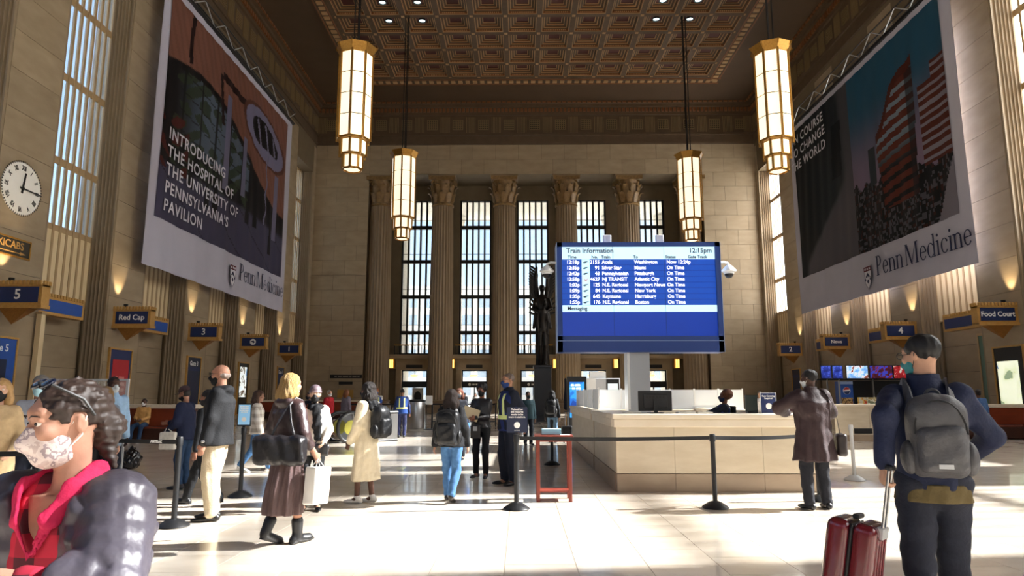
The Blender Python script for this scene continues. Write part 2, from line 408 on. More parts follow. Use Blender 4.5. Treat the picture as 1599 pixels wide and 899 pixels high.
# balcony, railings, doors at the foot of the end windows
bal = struct(bx('trim_balcony', TRAV, None, EX0, EX1, 62.3, YW, 4.85, 5.2))
SCGL = mat('sconce_glass', '#ffd98a', .4, emit=2.6, ecol='#ffc860')
names = ['leftmost', 'second from left', 'middle', 'fourth from left', 'rightmost']
for i, c in enumerate(BW):
    r = thing('balcony_railing', 'low bronze balcony railing under the %s end window' % names[i], 'railing', (c, 62.4, 5.2), 0, 'railings under the end windows')
    bx('handrail', GOLD, r, -1.75, 1.75, -.05, .05, .82, .92); bx('bottom_rail', IRON, r, -1.75, 1.75, -.03, .03, .08, .13)
    bm_ = shared('balus', lambda: MB().box(-.025, .025, -.025, .025, 0, .83).mesh('baluster'))
    for k in range(12): obj('baluster', bm_, IRON, r, (-1.7+k*3.4/11, 0, 0))
    d = bpy.data.objects.new('door_%d' % (i+1), None); COL.objects.link(d); struct(d); d.location = (c, YW, 0)
    MB().box(-1.7, -1.2, -.25, 0, 0, 4.6).box(1.2, 1.7, -.25, 0, 0, 4.6).box(-1.7, 1.7, -.3, 0, 3.85, 4.75).box(-1.85, 1.85, -.42, 0, 4.6, 4.85).build('surround', TRAV, d)
    bx('nameplate', IRON, d, -.75, .75, -.34, -.3, 4.0, 4.3)
    MB().box(-1.2, -1.08, .1, .25, 0, 3.85).box(1.08, 1.2, .1, .25, 0, 3.85).box(-1.2, 1.2, .1, .25, 3.74, 3.85).box(-1.2, 1.2, .05, .3, 2.25, 2.8).box(-.05, .05, .1, .25, 0, 2.25).box(-1.2, 1.2, .1, .25, 0, .14).build('frame', IRON, d)
    bx('transom_pane', GLASS, d, -1.08, 1.08, .16, .18, 2.8, 3.74)
    for sg in (-1, 1): bx('door_pane', GLASS, d, min(sg*.05, sg*1.08), max(sg*.05, sg*1.08), .16, .18, .14, 2.25)
    if i in (1, 2): MB().lathe([(.13, 0), (.13, .01)], n=16).build('emblem', WTXT, d, loc=(-.45, .045, 2.52), rot=(PI/2, 0, 0)); print_lines(d, WTXT, .15, .045, 2.52, (.35,), .14, .2)
    l = thing('pendant_light', 'small glowing bowl lamp hanging inside the %s doorway of the end wall' % names[i], 'lamp', (c-.1, YW+.6, 3.2), 0, 'doorway lamps')
    MB().lathe([(.05, 0), (.3, .06), (.38, .2), (.1, .22)], n=16).build('bowl', SCGL, l, smooth=True); bx('rod', IRON, l, -.015, .015, -.015, .015, .2, .65)
    for sg in (-1, 1):
        s_ = thing('wall_sconce', 'gold lit sconce %s of the %s end-wall doorway' % ('left' if sg < 0 else 'right', names[i]), 'sconce', (c+sg*1.95, YW-1.15, 4.0), 0, 'sconces at the end-wall doors')
        bx('backplate', GOLD, s_, -.22, .22, .1, 1.15, -.05, .85); bx('glass', SCGL, s_, -.17, .17, -.1, .1, 0, .75)
        for k in (-.19, 0, .19): bx('cage_bar', GOLD, s_, k-.02, k+.02, -.13, -.1, -.08, .82)
# ================================================================== CEILING
struct_c = struct(bx('ceiling', CEILM, None, XL-2, XR+2, YB-1, 66.2, ZC+1.0, ZC+1.4))
FX0, FY1, CW, CD = -13.1, 54.1, 2.42, 2.36; NR = 8; FY0 = FY1-NR*CD; FX1 = FX0+12*CW
BZ = ZC+.2
MB().box(XL-1.8, FX0-1.1, YB-1, 66, BZ, ZC+1).box(FX1+1.1, XR+1.8, YB-1, 66, BZ, ZC+1).box(FX0-1.1, FX1+1.1, FY1+1.35, 66, BZ, ZC+1).box(FX0-1.1, FX1+1.1, YB-1, FY0, BZ, ZC+1).build('ceiling_border', CEILM, struct_c)
MB().box(FX0-1.1, FX0, FY0, FY1+1.35, ZC-.02, ZC+1).box(FX1, FX1+1.1, FY0, FY1+1.35, ZC-.02, ZC+1).box(FX0, FX1, FY1, FY1+1.35, ZC-.02, ZC+1).build('coffer_frame', CEILB, struct_c)
q = MB()
x = FX0-.8
while x < FX1+.7: q.box(x, x+.36, FY1+.55, FY1+.95, ZC-.1, ZC-.02); x += .62
y = FY0
while y < FY1+.4:
    q.box(FX0-.75, FX0-.35, y, y+.36, ZC-.1, ZC-.02).box(FX1+.35, FX1+.75, y, y+.36, ZC-.1, ZC-.02); y += .62
o = q.build('border_blocks', CEILL, struct_c); o['kind'] = 'stuff'
q = MB()
for a, b in ((.28, .4), (1.12, 1.24)): q.box(FX0-1.1, FX1+1.1, FY1+a, FY1+b, ZC-.06, ZC-.02)
for a in (.2, .9): q.box(FX0-a-.1, FX0-a, FY0, FY1+.3, ZC-.06, ZC-.02).box(FX1+a, FX1+a+.1, FY0, FY1+.3, ZC-.06, ZC-.02)
q.build('border_moulding', CEILO, struct_c)
def coffer_mesh():
    q = MB(); hx, hy = CW/2, CD/2
    def ring(a, b, z, mi):        # flat frame between half-insets a (outer) and b (inner) at height z
        q.m(mi); o = [(-hx+a, -hy+a), (hx-a, -hy+a), (hx-a, hy-a), (-hx+a, hy-a)]; i = [(-hx+b, -hy+b), (hx-b, -hy+b), (hx-b, hy-b), (-hx+b, hy-b)]
        q.put([(p[0], p[1], z) for p in o+i], [(k, (k+1) % 4, 4+(k+1) % 4, 4+k) for k in range(4)])
    def riser(a, z0, z1, mi):
        q.m(mi); o = [(-hx+a, -hy+a), (hx-a, -hy+a), (hx-a, hy-a), (-hx+a, hy-a)]
        q.put([(p[0], p[1], z) for z in (z0, z1) for p in o], [(k, (k+1) % 4, 4+(k+1) % 4, 4+k) for k in range(4)])
    ring(0, .2, 0, 0); riser(.2, 0, .03, 2); ring(.2, .25, .03, 2); riser(.25, .03, .2, 1); ring(.25, .36, .2, 0); riser(.36, .2, .24, 2); ring(.36, .42, .24, 2); riser(.42, .24, .3, 1); ring(.42, .56, .3, 0)
    riser(.56, .3, .34, 2); ring(.56, .61, .34, 2); riser(.61, .34, .4, 1); ring(.61, .74, .4, 0); riser(.74, .4, .43, 2); ring(.74, .79, .43, 2); riser(.79, .43, .47, 3); ring(.79, 1.15, .47, 3)
    q.m(2)                         # pale tooth ornament on the far and near risers
    k = -hx+.42
    while k < hx-.45: q.box(k, k+.07, hy-.29, hy-.24, .08, .15).box(k, k+.07, -hy+.24, -hy+.29, .08, .15); k += .135
    for sx in (-1, 1):
        for sy in (-1, 1): q.box(sx*(hx-.06)-.05, sx*(hx-.06)+.05, sy*(hy-.06)-.05, sy*(hy-.06)+.05, -.04, 0)
    return q.mesh('coffer', fix=False)
cm = coffer_mesh()
for mm in (CEILB, CEILO, CEILL, CEILR): cm.materials.append(mm)
for r in range(NR):
    for c in range(12): obj('coffer', cm, None, struct_c, (FX0+(c+.5)*CW, FY1-(r+.5)*CD, ZC))
# downlights in the coffers around each lamp cable
DL = mat('downlight_lens', '#e8f4f6', .3, emit=3, ecol='#d8f0f4')
for gi, (cx, rows) in enumerate(((2, (3, 4)), (10, (3, 4)))):
    for c in (cx-1, cx):
        for r in rows:
            x, y = FX0+(c+.5)*CW, FY1-(r+.5)*CD
            d = thing('downlight', 'round bright ceiling downlight, %s one of the %s pair above the %s hanging lamps' % (('left', 'right')[c == cx], ('farther', 'nearer')[r == 4], ('left', 'right')[gi]), 'ceiling light', (x, y, ZC+.45), 0, 'ceiling downlights')
            MB().lathe([(.27, 0), (.3, -.12), (.24, -.14), (.22, -.05)], n=20, caps=False).build('trim_ring', BLACKM, d, smooth=True)
            MB().lathe([(.0, -.06), (.22, -.06), (.22, 0)], n=20).build('lens', DL, d)
# entablature round the hall: band, frieze with grilles, dentils, cornice
def entab(name, L, place):
    """built along local x from 0 to L, facing local -y; place = (loc, rz)"""
    e = struct(MB().box(0, L, -.14, .02, 24.3, 24.55).box(0, L, -.06, .02, 24.55, 25.15).box(0, L, -.16, .02, 25.15, 25.3).box(0, L, -.03, .02, 25.3, 27.1).box(0, L, -.2, .02, 27.1, 27.3).box(0, L, -.22, .02, 27.3, 27.75).box(0, L, -.5, .02, 27.75, 28.0).box(0, L, -.75, .02, 28.0, 28.2).build(name, FRZ, None, loc=place[0], rot=(0, 0, place[1])))
    q = MB(); x = .1
    while x < L-.2: q.box(x, x+.22, -.36, -.2, 27.36, 27.7); x += .36
    o = q.build('dentils', CEILO, e); o['kind'] = 'stuff'
    q = MB(); x = .1
    while x < L-.3: q.box(x, x+.3, -.86, -.74, 28.02, 28.16); x += .46
    o = q.build('cornice_blocks', CEILO, e); o['kind'] = 'stuff'
    gm = shared('grille', lambda: grille())
    n = int(L/2.36); st = L/n
    for i in range(n): obj('vent_grille', gm, None, e, ((i+.5)*st, -.03, 26.2))
    fm = shared('fluted_panel', lambda: flp())
    for i in range(n+1): obj('fluted_panel', fm, FRZB, e, (min(max(i*st, .45), L-.45), -.03, 26.2))
FRZ = mat('frieze_stone', '#5c4833', .65, noise=(1.5, 4, 1.5), col2='#4b3926', coords='world')
FRZD = mat('grille_hollow', '#1c130b', .8); FRZB = mat('grille_bar', '#75603f', .6)
def grille():
    q = MB(); q.box(-.46, .46, -.012, .0, -.46, .46); q.m(1)
    for k in range(6):
        t = -.45+k*.9/5; q.box(t-.035, t+.035, -.07, -.01, -.48, .48).box(-.48, .48, -.07, -.01, t-.035, t+.035)
    me = q.mesh('vent_grille'); me.materials.append(FRZD); me.materials.append(FRZB); return me
def flp():
    q = MB()
    for k in range(7): q.box(-.42+k*.13, -.36+k*.13, -.05, .0, -.75, .75)
    return q.mesh('fluted_panel')
entab('trim_1', XR-XL, ((XL, YE, 0), 0)); entab('trim_2', YE-14, ((XL, YE-46+0, 0), PI/2)); entab('trim_3', YE-14, ((XR, YE, 0), -PI/2))
# ================================================================== OUTSIDE
GRND = mat('outside_paving', '#a8a59e', .8, noise=(.4, 3, 1.3), col2='#8f8c86', coords='world')
g = struct(bx('outside_ground', GRND, None, -400, 400, -400, 400, -1.2, -.45))
EXTST = mat('outside_limestone', '#cfcabf', .8, noise=(.6, 3, 1.3), col2='#b9b3a6', coords='world')
for i, x in enumerate((-13, -7.3, -1.5, 4.4, 10.3, 16)):
    e = thing('portico_column', 'pale outside portico column seen through the end windows, number %s from the left' % ('one two three four five six'.split()[i]), 'column', (x, 73, 0), 0, 'portico columns outside the end windows')
    MB().lathe([(1.35, 0), (1.35, .6), (1.15, .7), (1.0, 19.5), (1.3, 20.3), (1.4, 20.8)], n=20).build('shaft', EXTST, e, smooth=True)
struct(bx('outside_portico_roof', EXTST, None, -16, 19, 64.5, 75, 21, 24))
def building(label, x0, x1, y, d, h, m, fl_, nb):
    b = thing('building', label, 'building', ((x0+x1)/2, y, -.4)); w2 = (x1-x0)/2
    bx('wall', m, b, -w2, w2, 0, d, 0, h)
    gmx = mat('far_window_glass', '#8ea3b5', .2)
    p = 2*w2/nb; q = shared(('bw', round(p, 2)), lambda: MB().box(-p*.32, p*.32, -.15, 0, 0, 2.2).mesh('window'))
    for f in range(fl_):
        for k in range(nb): obj('window', q, gmx, b, (-w2+(k+.5)*p, 0, 2+f*(h-3)/fl_))
building('pale office block seen through the end windows', -30, 6, 150, 20, 26, mat('far_concrete', '#d9d6cf', .8), 6, 9)
building('tan block across the street seen through the right end doors', 12, 60, 140, 20, 16, mat('far_tan', '#c7b79d', .8), 4, 10)
# ================================================================== HANGING LAMPS
def lamp(label, x, y, z):
    t = thing('hanging_lamp', label, 'lamp', (x, y, z), 0, 'tall lantern lamps hung from the coffered ceiling')
    tiers = [(.42, .0, .62, 8), (.56, .66, 1.30, 8), (.72, 1.42, 5.55, 8)]
    for ti, (r, z0, z1, n) in enumerate(tiers):
        pm = shared(('lp', ti), lambda: None)
        rows = 4 if ti == 2 else 1; hh = (z1-z0)/rows
        w = 2*r*math.tan(PI/8)
        for k in range(8):
            a = 2*PI*(k+.5)/8
            for q in range(rows):
                me = shared(('lpane', ti), lambda: MB().box(-w/2+.045, w/2-.045, -.012, .012, .015, hh-.015).mesh('lamp_pane'))
                obj('lamp_pane', me, LAMPG, t, (r*math.cos(a), r*math.sin(a), z0+q*hh), (0, 0, a-PI/2))
            a2 = 2*PI*k/8; rr = r/math.cos(PI/8)
            me = shared(('lrib', ti), lambda: MB().box(-.05, .05, -.05, .06, z0-.1 if ti else -.02, z1+.08).mesh('rib'))
            obj('rib', me, GOLD, t, (rr*math.cos(a2), rr*math.sin(a2), 0), (0, 0, a2-PI/2))
        MB().lathe([(r/math.cos(PI/8)+.03, z1), (r/math.cos(PI/8)+.05, z1+.06), (r/math.cos(PI/8)-.02, z1+.12)], n=8).build('ring', GOLD, t)
        MB().lathe([(r/math.cos(PI/8)-.02, z0-.10), (r/math.cos(PI/8)+.03, z0-.05), (r/math.cos(PI/8)+.02, z0)], n=8, caps=ti > 0).build('ring', GOLD, t)
    for q in (1, 2, 3): MB().lathe([(.735/math.cos(PI/8), 1.42+q*4.13/4-.018), (.735/math.cos(PI/8), 1.42+q*4.13/4+.018)], n=8, caps=False).build('glazing_bar', IRON, t, rot=(0, 0, 0))
    MB().lathe([(.02, -.1), (.25, -.09), (.4, -.02), (.4, 0)], n=8).build('bottom_glass', LAMPG, t)
    MB().lathe([(.8, 5.6), (.86, 5.72), (.98, 5.98), (.9, 6.0), (.6, 5.9), (.2, 6.05), (.1, 6.3)], n=8).build('crown', GOLD, t)
    for k in range(8):
        a = 2*PI*k/8; me = shared('lfin', lambda: MB().prism([(0, 0), (.3, .34), (.28, .4), (-.05, .3)], -.03, .03, 'y').mesh('crown_fin'))
        obj('crown_fin', me, GOLD, t, (.72*math.cos(a), .72*math.sin(a), 5.6), (0, 0, a))
    for dx, dy in ((-.12, -.1), (.12, -.1), (0, .12)): cable('cable', IRON, t, [(dx, dy, 6.0), (dx, dy, ZC+.5-z)], .035)
lamp('tall lit lantern lamp hanging on the left, nearer and larger of the two', -7.8, 30.5, 11.95)
lamp('tall lit lantern lamp hanging on the left, farther and smaller of the two', -7.9, 44.7, 11.95)
lamp('tall lit lantern lamp hanging on the right, nearer one beside the skyscraper banner', 11.85, 30.2, 11.7)
lamp('tall lit lantern lamp hanging on the right, farther one above the train board', 11.6, 45.0, 11.85)
# ================================================================== BANNERS
CLOTH = mat('banner_cloth', '#b9b6c4', .8, noise=(.8, 2, 1.2), col2='#adabba', coords='world')
PRINT = attr_mat('banner_print')
def sstep(a, b, x): t = np.clip((x-a)/(b-a), 0, 1); return t*t*(3-2*t)
def hexs(*h): return [np.array(lin(c)[:3]) for c in h]
def mixc(c, d, t): return c*(1-t[..., None])+d*t[..., None]
def left_picture(u, v):
    wood, wood2, dark, sky, leaf, flo, pale, lilac, band = hexs('#84503f', '#a57766', '#1a1517', '#8fa3bd', '#39452f', '#54506a', '#8d8aa8', '#9793b5', '#2b1513')
    rs = np.random.RandomState(3); c = np.zeros(u.shape+(3,))+dark
    edge = .70-.22*u+.12*np.sin(u*5)
    c = mixc(c, wood*.55+wood2*.45, sstep(0, .01, v-edge)); stripe = (np.sin((u*.8+v*.3)*190) > .2)*.25*(v > edge); c = mixc(c, wood*.7, stripe.astype(float))
    g = ((u > .05) & (u < .62) & (v > .26) & (v < edge-.03)).astype(float)
    n1 = np.sin(u*37+np.sin(v*23)*2)*np.sin(v*41+np.sin(u*19)*2)
    c = mixc(c, sky*.6, g*sstep(.05, .3, u)*.8*(v > .38)); c = mixc(c, leaf, g*(n1 > .1)*.9); c = mixc(c, dark, g*((np.abs((u*9) % 1-.5) > .45))*.9)
    c = mixc(c, dark, g*((np.abs((v*11+u*2) % 1-.5) > .46))*.7)
    f = sstep(.02, -.02, v-(.24-.10*u*0+.03*np.sin(u*3))); c = mixc(c, flo, f)
    ln = (np.abs(((u*1.1+v*1.4)*3.1) % 1-.5) > .485)*f*.6; c = mixc(c, dark, ln.astype(float))
    r = np.sqrt(((u-.33)/.25)**2+((v-.86)/.5)**2)                                   # dark curved light slots in the wood
    c = mixc(c, band, ((np.abs(r-.8) < .05) & (u < .36) & (v > edge+.02)).astype(float))
    c = mixc(c, band, ((np.abs(v-(.86-.14*(u-.45))) < .02) & (u > .36) & (u < .62)).astype(float)); c = mixc(c, band, ((np.abs(u-.37+.15*(v-.7)) < .012) & (v > .62) & (v < .87)).astype(float))
    o = np.sqrt(((u-.76)/.20)**2+((v-.76+.25*(u-.76))/.13)**2)
    c = mixc(c, wood*.6, (o < 1.12).astype(float)); c = mixc(c, lilac*.9, (o < 1).astype(float)); c = mixc(c, dark, ((o < .68) & (v > .70)).astype(float)); c = mixc(c, pale, ((o < .6) & (np.abs((u*26+v*9) % 2-1) < .25)).astype(float))
    for uc, v0, v1, wd in ((.42, .30, .80, .022), (.57, .33, .66, .016), (.90, .2, .6, .02)):
        k = ((np.abs(u-uc) < wd) & (v > v0) & (v < v1)).astype(float); c = mixc(c, lilac*(.75), k)
    c = mixc(c, pale*.9, ((np.abs(u-.79-.01*np.sin(v*40)) < .007) & (v > .25) & (v < .68)).astype(float))
    for uc, vb, h in ((.30, .16, .16), (.36, .14, .2), (.62, .2, .12), (.70, .21, .1), (.86, .1, .22), (.18, .2, .12)):
        k = ((np.abs(u-uc) < .012+.006*(v < vb+h*.5)) & (v > vb) & (v < vb+h)).astype(float); c = mixc(c, dark, k)
    chair = ((u < .16) & (v > .22) & (v < .5) & (n1 > .35)).astype(float); c = mixc(c, np.array(lin('#5c2620')[:3]), chair)
    return c*.55
def right_picture(u, v):
    slate, slate2, cur, sky, pink, dark, brick, glass, pale = hexs('#161b20', '#2c333a', '#8d8793', '#2f5f7c', '#8f7d97', '#16181c', '#7d3a2c', '#8ba0b3', '#a9a4b4')
    c = mixc(np.zeros(u.shape+(3,))+slate, slate2, sstep(0, .46, u))
    n = np.sin(u*61+3*np.sin(v*7))*.5+.5
    c = mixc(c, cur*.55, sstep(0, .05, u-(.40-.36*sstep(.55, 0, v)+.0)) *sstep(.75, .25, v)*.9)
    c = mixc(c, cur*.5, sstep(.38, .42, u)*sstep(.0, .3, v)*.5); c = mixc(c, slate, ((np.abs(u-.36-.05*(v-.6)) < .035) & (v > .5) & (v < .82)).astype(float))
    R_ = (u > .47); cc = mixc(np.zeros(u.shape+(3,))+pink, sky, sstep(.35, .8, v)); uu = (u-.47)/.53
    ct = ((v < .37+.03*np.sin(uu*50)*np.sin(uu*17)-.1*uu) & (uu > 0)).astype(float); cc = mixc(cc, dark, ct)
    hsh = np.abs(np.sin(np.floor(uu*70)*12.99+np.floor(v*75)*78.23)*43758.5) % 1; cc = mixc(cc, pale*.35, ct*(hsh > .72)*.8); cc = mixc(cc, brick*.35, ct*(hsh < .12)*.8)
    cc = mixc(cc, slate2*1.4, ((uu > .2) & (uu < .28) & (v < .53) & (v > .33)).astype(float))
    top = .60+.24*sstep(.30, .62, uu)-.02*np.cos(uu*20); b = ((uu > .30+.05*sstep(.5, .25, v)) & (uu < .72-.02*sstep(.6, .2, v)) & (v < top) & (v > .17)).astype(float)
    cc = mixc(cc, brick*.75, b); st = ((((v-.14*uu*1.2-.05*np.sin(uu*4))*17) % 1) < .42).astype(float)*b; cc = mixc(cc, mixc(np.zeros(u.shape+(3,))+glass, dark, sstep(.55, .35, v)), st*(v < top-.05)); cc = mixc(cc, dark*1.6, b*(uu > .64)*.75)
    cc = mixc(cc, brick*.5, b*(v > top-.045))
    o = ((uu > .76) & (v < .66-.0*uu+.08*(uu > .88)) & (v > .28)).astype(float); cc = mixc(cc, brick*.6, o); cc = mixc(cc, pale*.75, o*(((v*24) % 1) < .4))
    cl = ((uu-.78)*.9 > (v-.02)*.62+.05).astype(float)*(v < .35)*(uu > .8); cc = mixc(cc, cur*1.1, cl)
    c = np.where(R_[..., None], cc, c); return c*.6
def banner(label, X, s, y0, y1, z0, z1, py0, py1, pz0, pz1, fn, lines, tx, tz, tsize, logo_y, logo_z, lsize):
    """s=+1: on the left wall, seen from +X; s=-1 on the right wall"""
    t = thing('hanging_banner', label, 'banner', (X, 0, 0))
    def rip(y, z): return .05*math.sin(y*1.9+z*.13)*(z1-z)/(z1-z0)+.02*math.sin(y*5.1+.4*z)
    n, k = 60, 40; vs = []; fs = []
    for j in range(k+1):
        for i in range(n+1):
            y = y0+(y1-y0)*i/n; z = z0+(z1-z0)*j/k; vs.append((rip(y, z), y, z))
    for j in range(k):
        for i in range(n): a = j*(n+1)+i; fs.append((a, a+1, a+n+2, a+n+1))
    nb = len(vs); vs += [(v[0]-.02*s, v[1], v[2]) for v in vs]; fs += [tuple(q+nb for q in f[::-1]) for f in fs]
    obj('cloth', mesh('cloth', vs, fs, True), CLOTH, t)
    n, k = 170, 130; vs = []; fs = []
    for j in range(k+1):
        for i in range(n+1):
            y = py0+(py1-py0)*i/n; z = pz0+(pz1-pz0)*j/k; vs.append((rip(y, z)+.03*s, y, z))
    for j in range(k):
        for i in range(n): a = j*(n+1)+i; fs.append((a, a+1, a+n+2, a+n+1))
    me = mesh('printed_picture', vs, fs, True)
    I, J = np.meshgrid((np.arange(n)+.5)/n, (np.arange(k)+.5)/k); c = fn(I if s > 0 else 1-I, J).reshape(-1, 3)
    at = me.color_attributes.new('print', 'FLOAT_COLOR', 'CORNER'); col = np.ones((len(me.loops), 4), np.float32); col[:, :3] = np.repeat(c, 4, axis=0); at.data.foreach_set('color', col.ravel())
    pic = obj('printed_picture', me, PRINT, t)
    rot = FACE_PX if s > 0 else FACE_MX
    for i, ln in enumerate(lines): text('lettering', ln, tsize, WTXTB, pic, (.13*s, tx, tz-i*tsize*1.07), rot, 'LEFT', xs=1.0, space=1.12, off=.012)
    lo = obj('logo_lettering', shared('penn', penn), NAVYT, t, (.12*s, logo_y, logo_z), rot, (lsize, lsize, 1))
    sh = shared('shieldm', shield); obj('shield_emblem', sh, None, t, (.12*s, logo_y-s*1.0, logo_z+.05), rot)
    MB().box(-.12, .12, y0, y1, z1-.02, z1+.1).build('top_bar', BLACKM, t)
    return t
WTXTB = mat('banner_white_print', '#cfcdd6', .8)
NAVYT = mat('banner_navy_print', '#1c2347', .8)
def penn():
    q = MB()
    def rect(x0, x1, y0, y1): q.box(x0, x1, y0, y1, 0, .006)
    def ring(cx, cy, rx, ry, a0, a1, t0=.025, t1=.075, n=22):
        vs = []; fs = []
        for i in range(n+1):
            a = R(a0+(a1-a0)*i/n); th = t0+(t1-t0)*abs(math.cos(a))
            vs += [(cx+rx*math.cos(a), cy+ry*math.sin(a), .006), (cx+(rx-th)*math.cos(a), cy+(ry-min(th, .035))*math.sin(a), .006)]
        for i in range(n): fs.append((2*i, 2*i+1, 2*i+3, 2*i+2))
        q.put(vs, fs)
    def stem(x, y0, y1, w=.075, sb=True, st='l'):
        rect(x, x+w, y0, y1)
        if sb: rect(x-.05, x+w+.05, y0, y0+.025)
        if st == 'l': rect(x-.05, x+w, y1-.03, y1)
        elif st == 'b': rect(x-.05, x+w+.05, y1-.025, y1)
    def g(ch, x):
        if ch == 'P': stem(x+.06, 0, .7, .085, True, 'l'); ring(x+.17, .515, .2, .185, -90, 90); rect(x+.1, x+.18, .675, .7); rect(x+.1, x+.18, .33, .355); return .43
        if ch == 'e': ring(x+.2, .23, .18, .235, 5, 325); rect(x+.06, x+.36, .235, .262); return .41
        if ch == 'c': ring(x+.2, .23, .18, .235, 38, 322); rect(x+.28, x+.35, .33, .39); return .39
        if ch == 'n': stem(x+.05, 0, .46); stem(x+.31, 0, .32, .075, True, ''); ring(x+.22, .31, .165, .155, 0, 150, .03, .07); return .46
        if ch == 'M':
            stem(x+.06, 0, .7, .035, True, 'b'); stem(x+.62, 0, .7, .085, True, 'b')
            q.put([(x+.06, .7, .006), (x+.17, .7, .006), (x+.42, 0, .006), (x+.34, 0, .006)], [(0, 1, 2, 3)]); q.put([(x+.62, .7, .006), (x+.65, .7, .006), (x+.39, 0, .006), (x+.35, 0, .006)], [(0, 1, 2, 3)]); return .82
        if ch == 'd': ring(x+.2, .23, .18, .235, 40, 320); stem(x+.33, 0, .72, .07, True, 'l'); return .48
        if ch == 'i': stem(x+.06, 0, .46, .075); ring(x+.095, .62, .05, .05, 0, 360, .049, .049); return .22
        return .12
    x = 0
    for ch in 'Penn': x += g(ch, x)
    x += .1
    for ch in 'Medicine': x += g(ch, x)
    return q.mesh('logo_lettering', fix=False)
def shield():
    q = MB()
    q.m(0).prism([(-.42, .62), (.42, .62), (.42, .2), (.33, -.3), (0, -.72), (-.33, -.3), (-.42, .2)], 0, .004)
    q.m(1).prism([(-.38, .5), (.38, .5), (.38, .18), (.3, -.28), (0, -.66), (-.3, -.28), (-.38, .18)], .004, .007)
    q.m(2).prism([(-.42, .4), (.42, .4), (.42, .68), (-.42, .68)], .007, .01)
    q.m(0).prism([(-.38, -.05), (0, .32), (.38, -.05), (.34, -.22), (0, .12), (-.34, -.22)], .007, .01)
    q.prism([(-.13, -.2), (0, -.07), (.13, -.2), (0, -.36)], .007, .01)
    q.m(1)
    for cx in (-.2, .2): q.prism([(cx-.07, .0), (cx, .08), (cx+.07, .0), (cx, -.08)], .011, .013)
    for cx in (-.25, 0, .25): q.prism([(cx-.07, .48), (cx+.07, .48), (cx+.07, .6), (cx-.07, .6)], .011, .013)
    me = q.mesh('shield_emblem', fix=True)
    for m_ in (NAVYT, WTXTB, mat('banner_red_print', '#5d1a2a', .8)): me.materials.append(m_)
    return me
banner('huge white banner on the left wall with atrium picture and hospital pavilion text', -17.9, 1, 31.6, 51.0, 7.7, 22.6, 32.25, 49.9, 10.2, 22.15, left_picture,
       ['INTRODUCING', 'THE HOSPITAL OF', "THE UNIVERSITY OF", "PENNSYLVANIA'S", 'PAVILION'], 32.8, 14.7, .88, 42.45, 8.75, 1.52)
banner('huge white banner on the right wall with curved brick tower picture at dusk', 20.8, -1, 30.7, 50.4, 7.45, 21.6, 31.5, 49.7, 10.0, 21.2, right_picture,
       ['ON COURSE', 'TO CHANGE', 'THE WORLD'], 50.1, 20.35, .92, 39.2, 8.35, 1.62)
def truss(label, X, s, y0, y1, z):
    t = thing('lighting_truss', label, 'truss', (X, 0, z))
    for k, (dx, dz) in enumerate(((0, 0), (0, .9), (-s*.6, .9))): cable('chord', BLACKM, t, [(dx, y0, dz), (dx, y1, dz)], .05)
    n = int((y1-y0)/1.3); st = (y1-y0)/n; L = math.hypot(st, .9)
    bm_ = shared('brace', lambda: MB().tube([(0, -.5, 0), (0, .5, 0)], .03, 6).mesh('brace'))
    for i in range(n):
        a = math.atan2(.9, st)*(1 if i % 2 else -1); obj('brace', bm_, GREYP, t, (0, y0+(i+.5)*st, .45), (a, 0, 0), (1, L, 1))
truss('black lighting truss along the top of the left banner', -17.9, 1, 30.5, 51.5, 22.85)
truss('black lighting truss along the top of the right banner', 20.8, -1, 30.0, 51.0, 21.85)
# ================================================================== CLOCK AND WALL SIGNS
ck = thing('wall_clock', 'round white wall clock with black Roman numerals showing quarter past twelve', 'clock', (XL+.03, 24.45, 9.15), PI/2)
MB().lathe([(0.0, 0), (1.0, 0), (1.0, .04), (0, .04)], n=60).build('dial', mat('clock_white', '#eceae2', .6), ck, rot=(PI/2, 0, 0))
q = MB()
for k in range(60):
    a = 2*PI*k/60; c, s_ = math.sin(a), math.cos(a); w_ = .022
    q.put([(c*.97-s_*w_, -.05, s_*.97+c*w_), (c*.97+s_*w_, -.05, s_*.97-c*w_), (c*1.05+s_*w_, -.05, s_*1.05-c*w_), (c*1.05-s_*w_, -.05, s_*1.05+c*w_)], [(0, 1, 2, 3)])
q.build('minute_marks', BLACK, ck, fix=False)['kind'] = 'stuff'
for k, s_ in enumerate('XII I II III IIII V VI VII VIII IX X XI'.split()):
    a = 2*PI*k/12; text('numeral', s_, .25, BLACK, ck, (.78*math.sin(a), -.052, .78*math.cos(a)), (PI/2, -(-a) if False else 0, 0), xs=.72, off=.008).rotation_euler = Euler((PI/2, a, 0), 'XYZ')
def hand(name, L, w_, a, y):
    MB().prism([(-w_, -.18), (w_, -.18), (w_*.7, L), (-w_*.7, L)], y, y+.012, 'y').build(name, BLACK, ck, rot=(0, a, 0))
hand('hour_hand', .62, .05, R(8), -.085); hand('minute_hand', .97, .032, R(91), -.11)
MB().lathe([(.07, 0), (.07, .05)], n=16).build('hub', BLACK, ck, loc=(0, -.06, 0), rot=(PI/2, 0, 0))
tx_ = thing('wall_sign', 'dark bronze taxicabs sign with arrow under the clock', 'sign', (XL+.03, 23.85, 6.9), PI/2)
bx('plate', mat('sign_bronze', '#2b2519', .5), tx_, -1.35, 1.35, -.05, 0, -.33, .33); MB().box(-1.39, 1.39, -.07, -.02, .3, .36).box(-1.39, 1.39, -.07, -.02, -.36, -.3).box(1.33, 1.39, -.07, -.02, -.36, .36).box(-1.39, -1.33, -.07, -.02, -.36, .36).build('rim', GOLD, tx_)
text('lettering', 'TAXICABS', .38, GOLDP, tx_, (.1, -.055, .08), FACE_CAM, xs=1.05, off=.006)
